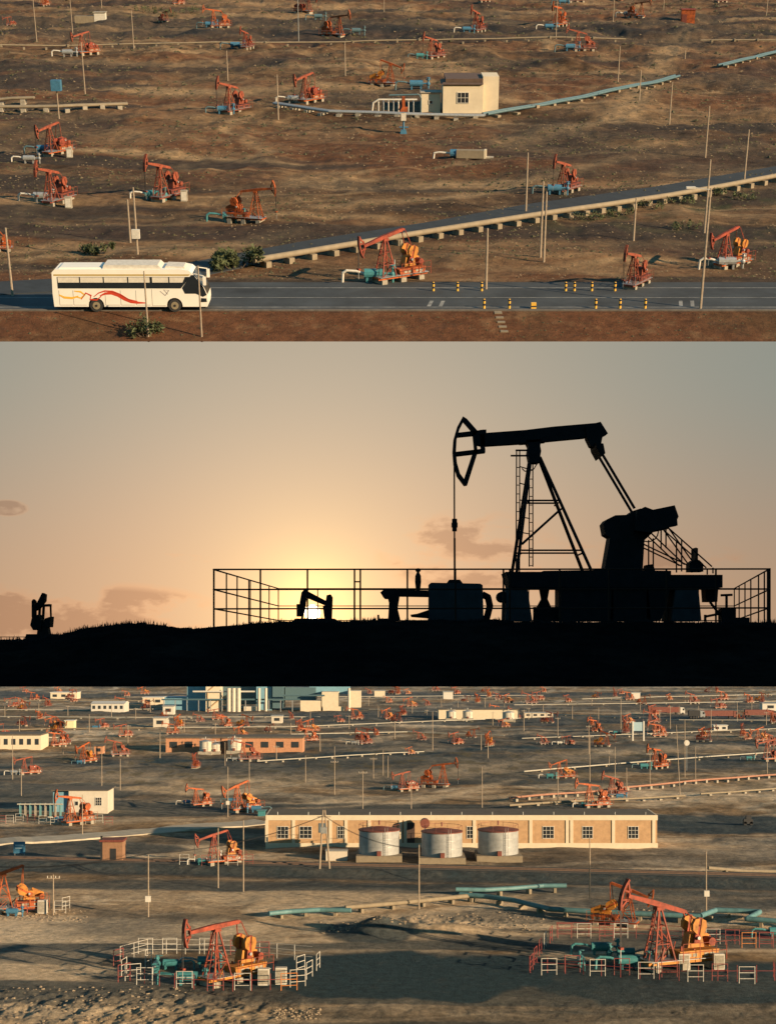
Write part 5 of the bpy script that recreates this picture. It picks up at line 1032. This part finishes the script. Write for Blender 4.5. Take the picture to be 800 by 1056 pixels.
hall('small white cabin far off above the centre', 457, 467, 722, 714, white, steel, 0, 5, 'cabin', 'cabin'); hall('white cabin below the right end of the blue plant', 280, 291, 746, 738, pale, steel, 1, 5, 'cabin', 'cabin'); hall('blue green tarpaulin box right behind the left end of the long building', 266, 273, 842, 836, teal, teal, 0, 2, 'cabin', 'container')
hall('pale low shed far off at the centre', 386, 397, 719, 712, cream, steel, 0, 6, 'cabin', 'cabin'); hall('long pale shed left of the tan building far off', 541, 570, 740, 735, pale, steel, 4, 6, 'cabin', 'shed')
for i, (px, py, r, hpx) in enumerate(((212, 778, 9, 13), (242, 777, 10, 13), (222, 778, 7, 10), (200, 775, 6, 10))): kt = ppm3(py); tank(f'small pale tank before the orange brick building, {("second", "fourth", "third", "first")[i]} from the left', px, py, r/kt/2*1.4, hpx/kt, white if i % 2 else steel, conc, wall=pale)
for i, (px, py, r, hpx) in enumerate(((465, 743, 5, 9), (482, 743, 5, 9), (524, 744, 6, 9))): kt = ppm3(py); tank(f'tiny pale tank before the far tan building, {ordn(i)} from the left', px, py, r/kt, hpx/kt, steel, conc, wall=pale)
# blue plant on the far left of centre
t = thing('blue_plant', 'large blue industrial plant with a cream stair tower at the far top left', 'industrial plant', 3, 280, 733); k = ppm3(733)
def bk(n, x0, x1, y0, y1, m, d0=0, d1=14): MB().box((x0-280)/k, (x1-280)/k, d0, d1, (733-y1)/k, (733-y0)/k, m).build(n, t)
for x0, x1, y0, y1, m, d0, d1 in ((168, 200, 719, 735, bluewall_and_shade, 6, 20), (192, 213, 705, 735, bluewall_and_shade, 4, 20), (226, 264, 702, 727, skyblue, 8, 24), (264, 280, 700, 736, bluewall_and_shade, 2, 20), (281, 292, 698, 730, skyblue, 0, 16), (293, 325, 709, 722, skyblue, 6, 20), (318, 360, 707, 716, bluewall_and_shade, 8, 20)): bk('block', x0, x1, y0, y1, m, d0, d1)
for x0, x1, y0, y1 in ((213, 228, 700, 734), (332, 349, 713, 728), (310, 331, 722, 734), (333, 354, 728, 733), (360, 372, 712, 729), (252, 266, 728, 735)): bk('white_block', x0, x1, y0, y1, cream if x0 != 252 else pale, -3, 8)
for i in range(5): x0 = (215-280)/k; x1 = (226-280)/k; z = i*4.5+1; MB().bar((x0, -3.2, z), (x1, -3.2, z+4.5) if i % 2 == 0 else (x0, -3.2, z+4.5), .3, brick).build('stair_flight', t)
for x in (237, 242, 247, 360, 268, 275): MB().bar(((x-280)/k, -5, -2), ((x-280)/k, -5, (733-709)/k), 1.1 if x < 250 else .7, pale, 12).build('silo', t)
for x0, x1, z in ((168, 310, 6), (200, 264, 10), (292, 335, 8)): MB().bar(((x0-280)/k, -4, z), ((x1-280)/k, -4, z), .45, skyblue if z != 10 else white, 6).build('pipe_bridge', t)
for x in range(170, 310, 12): MB().bar(((x-280)/k, -4, -2), ((x-280)/k, -4, 6), .3, steel).build('bridge_post', t)
# trucks
def truck(label, px, py, L, cabm, boxm):
    k = ppm3(py); t = thing('truck', label, 'truck', 3, px, py, 0, 1, 'trucks far off'); MB().box(-L/2, L/2-2.4, -1.3, 1.3, 1.1, 3.6, boxm).build('trailer', t); MB().prism([(L/2-2.2, .6), (L/2, .6), (L/2, 2.0), (L/2-.4, 3.3), (L/2-2.2, 3.5)], -1.25, 1.25, cabm).build('cab', t)
    MB().box(L/2-1.1, L/2-.3, -1.28, -1.253, 2.0, 2.9, glass).build('cab_window', t)
    for x in (-L/2+1, -L/2+2.3, L/2-4, L/2-1): MB().bar((x, -1.3, .5), (x, 1.3, .5), .5, black, 12).build('wheel', t)
kk2 = ppm3(737)
truck('long red truck with a white cab far off right of centre', 687, 737, 37/kk2, white, redmetal); truck('long red truck in the row of trucks at the far right', 742, 741, 36/kk2, redmetal, redmetal); truck('red truck cut by the far right edge', 783, 740, 30/kk2, redmetal, redmetal); truck('dark truck left of the row of trucks at the far right', 718, 741, 16/kk2, steel, black)
t = thing('billboard', 'grey blue billboard on two white posts', 'billboard', 3, 658, 764); k = ppm3(764); MB().box(-5.2/k, 5.2/k, -.1, .1, 10/k, 19/k, pb).build('panel', t); [MB().box(x-.25, x+.25, -.3, .3, -.5, 20/k, white).build('post', t) for x in (-5.6/k, 5.6/k)]
t = thing('dark_machine', 'small dark machine standing in the shadow at the right', 'machine', 3, 771, 851); MB().box(-.9, .9, -.5, .5, .3, 1.2, black).box(-.4, .6, -.4, .4, 1.203, 1.8, black).build('body', t); [MB().bar((x, -.5, .35), (x, .5, .35), .35, black, 10).build('wheel', t) for x in (-.6, .6)]
t = thing('round_sign', 'small white round sign among the slim poles at the right', 'sign', 3, 708, 795); MB().bar((0, 0, -.3), (0, 0, 7.5), .08, steel).build('post', t); MB().bar((0, -.06, 7.8), (0, .06, 7.8), .8, white, 14).build('disc', t)
# pipe hoops left of the white building
t = thing('pipe_manifold', 'row of green grey hooped pipes left of the square white building', 'pipe manifold', 3, 40, 842)
for i in range(9): MB().path([(-4+i*1.05, 0, -.2), (-4+i*1.05, 0, 2.4), (-4+i*1.05, .6, 2.6), (-4+i*1.05, 1.0, 2.4), (-4+i*1.05, 1.0, -.2)], .13, conc if i % 2 else teal, 6).build('hoop', t)
MB().path([(-4.5, 0, 2.5), (5.0, 0, 2.5)], .16, farpipe, 8).build('header_pipe', t)
# ------------------------------------------------------------------ lower pipelines
strip('concrete_road', [g3(-30, 871), g3(60, 867), g3(130, 861), g3(210, 854), g3(272, 849)], 7.5, mat('worn_concrete', (.42, .37, .29), .9, .25, .5), h3, M3, .25, n=60)
pipeline('reddish brown pipeline on blocks at the right behind the long building', 3, [(525, 828), (600, 821), (640, 816), (786, 803), (830, 800)], .26, mat('red_brown_lagging', (.30, .15, .10), .8, .25, 1), .9, 4, conc)
pipeline('pale pipeline just behind the roof of the long building at the right', 3, [(525, 834), (600, 829), (706, 823)], .26, tanpipe, .6, 5, conc)
pipeline('pale pipeline along the ground at the right edge below the reddish one', 3, [(722, 822), (760, 820), (830, 814)], .24, tanpipe, .6, 5, conc)
pipeline('bright pale pipeline crossing from the left to the centre above the long building', 3, [(265, 787), (350, 782), (437, 776)], .16, farpipe, .6, 6, conc)
pipeline('long thin white pipeline far off below the tan building', 3, [(170, 752), (300, 751), (535, 742)], .18, farpipe, .6, 12, conc)
pipeline('thin pale pipeline running across the far left', 3, [(-10, 755), (60, 753), (160, 752)], .2, tanpipe, .6, 12, conc)
pipeline('thin white pipeline far off at the top right', 3, [(530, 728), (640, 727), (820, 724)], .22, farpipe, .7, 20, conc)
pipeline('thin white pipeline below the trucks at the right', 3, [(538, 763), (660, 759), (820, 752)], .15, farpipe, .6, 10, conc)
pipeline('thin pale pipeline passing before the blue plant', 3, [(-10, 741), (140, 742), (330, 741)], .2, farpipe, .7, 16, conc)
pipeline('thin pipeline near the far top edge at the left', 3, [(-10, 724), (160, 724)], .25, tanpipe, .9, 20, conc)
def lowpipe(label, pts, r, m, hh=.7, st=5): pipeline(label, 3, pts, r, m, hh, st, tanpipe, supw=.2)
tgp = mat('teal_grey_pipe', (.09, .20, .22), .6, .3, 1)
for i, (pts, lab) in enumerate((([(-10, 733), (90, 733), (165, 732)], 'faint pipeline before the white pitched-roof warehouse'), ([(380, 733), (450, 735)], 'short faint pipeline left of the far tan building'), ([(570, 738), (700, 744), (820, 745)], 'faint pipeline just below the trucks'), ([(320, 720), (560, 718)], 'faint pipeline along the far centre edge'), ([(600, 722), (820, 716)], 'faint pipeline along the far right edge'), ([(-10, 765), (60, 762)], 'faint pipeline in front of the cream building at the left edge'), ([(300, 760), (420, 757), (520, 760)], 'faint pipeline right of the long brick building'), ([(540, 798), (640, 790), (820, 776)], 'faint ground pipe among the slim poles at the right'))): pipeline(lab, 3, pts, .2, farpipe, .6, 14, tanpipe)
lowpipe('teal grey pipe lying on the ground left of the dark soil heap', [(277, 947), (300, 944), (330, 943), (362, 944)], .33, tgp)
lowpipe('tan pipe running right of the dark soil heap', [(356, 942), (420, 937), (480, 931), (491, 930)], .33, tanpipe, .8)
lowpipe('long teal pipe winding from the centre to the right pump jacks', [(474, 930), (500, 932), (530, 936), (567, 945), (600, 947), (640, 949), (680, 951), (722, 953)], .36, tgp, .9)
lowpipe('teal pipe climbing again and leaving at the right edge', [(722, 953), (738, 947), (765, 948), (783, 949), (770, 956), (800, 958), (830, 958)], .36, tgp, .9)
lowpipe('upper teal pipe ending in a raised elbow above the winding one', [(470, 925), (500, 925), (530, 923), (560, 921), (584, 921)], .33, tgp, 1.0)
lowpipe('tan pipe across the ground at the right edge below the dark track', [(730, 906), (765, 904), (830, 902)], .3, tanpipe, .6)
def cable(label, a, b, za, zb, sag=1.2):
    (x0, y0), (x1, y1) = ground_at(3, *a), ground_at(3, *b); p0 = Vector((x0, y0, float(h3(x0, y0))+za)); p1 = Vector((x1, y1, float(h3(x1, y1))+zb)); t = bpy.data.objects.new('overhead_cable', None); COL.objects.link(t); t.location = p0; tag(t, label, 'cable', 'overhead cables')
    for o_ in (-.5, 0, .5):
        m = MB(); P = [(p1-p0)*(i/14)+Vector((0, o_, -sag*4*(i/14)*(1-i/14))) for i in range(15)]
        for q, r_ in zip(P[:-1], P[1:]): m.bar(q, r_, .022, black, 3)
        m.build('wire', t)
cable('sagging cables from the boxed pole at the left to the twin pole', (153, 946), (334, 896), 8.6, 8.4)
cable('sagging cables from the boxed pole at the left out beyond the left edge', (-60, 958), (153, 946), 8.6, 8.6)
cable('sagging cables from the twin pole to the tall slim pole before the three tanks', (334, 896), (432, 938), 8.4, 8.4)
# dark track bed across the field, with two rails
strip('track_bed', RAIL, 4.6, mat('track_ballast', (.075, .068, .06), .95, .4, 1.5), h3, M3, .06, n=160)
rl_ = mat('rail_steel', (.16, .10, .07), .6, .3, 2)
for o_ in (-.75, .75): strip('rail_line', [(x, y+o_) for x, y in RAIL], .12, rl_, h3, M3, .2, n=160)
# rocks in front
def rocks(name, label, boxes, n, s0, s1, seed):
    rg = np.random.RandomState(seed); m = MB(); rm = mat('pale_rubble', (.30, .235, .165), .95, .3, 1.5)
    for i in range(n):
        x0, x1, y0, y1 = boxes[rg.randint(len(boxes))]; X, Y = ground_xy(rg.uniform(x0, x1), rg.uniform(y0, y1)); s = s0+(s1-s0)*rg.rand()**3; z = float(h3(X, Y))
        q = MB().ball((0, 0, 0), 1, rm, 6, 4); vs = [(X+v[0]*s*rg.uniform(.7, 1.3), Y+v[1]*s*rg.uniform(.7, 1.3), z+v[2]*s*.6*rg.uniform(.6, 1.2)) for v in q.v]; m.add(vs, q.f, rm)
    o = m.build(name); tag(o, label, 'rocks', kind='stuff')
def ground_xy(px, py): return g3(px, py)
rocks('rubble', 'pale broken rubble strewn over the near ground', [(0, 200, 1018, 1056), (400, 560, 942, 962), (330, 420, 950, 964), (600, 790, 938, 952), (280, 330, 1040, 1054), (0, 90, 938, 950)], 2000, .05, .24, 5)
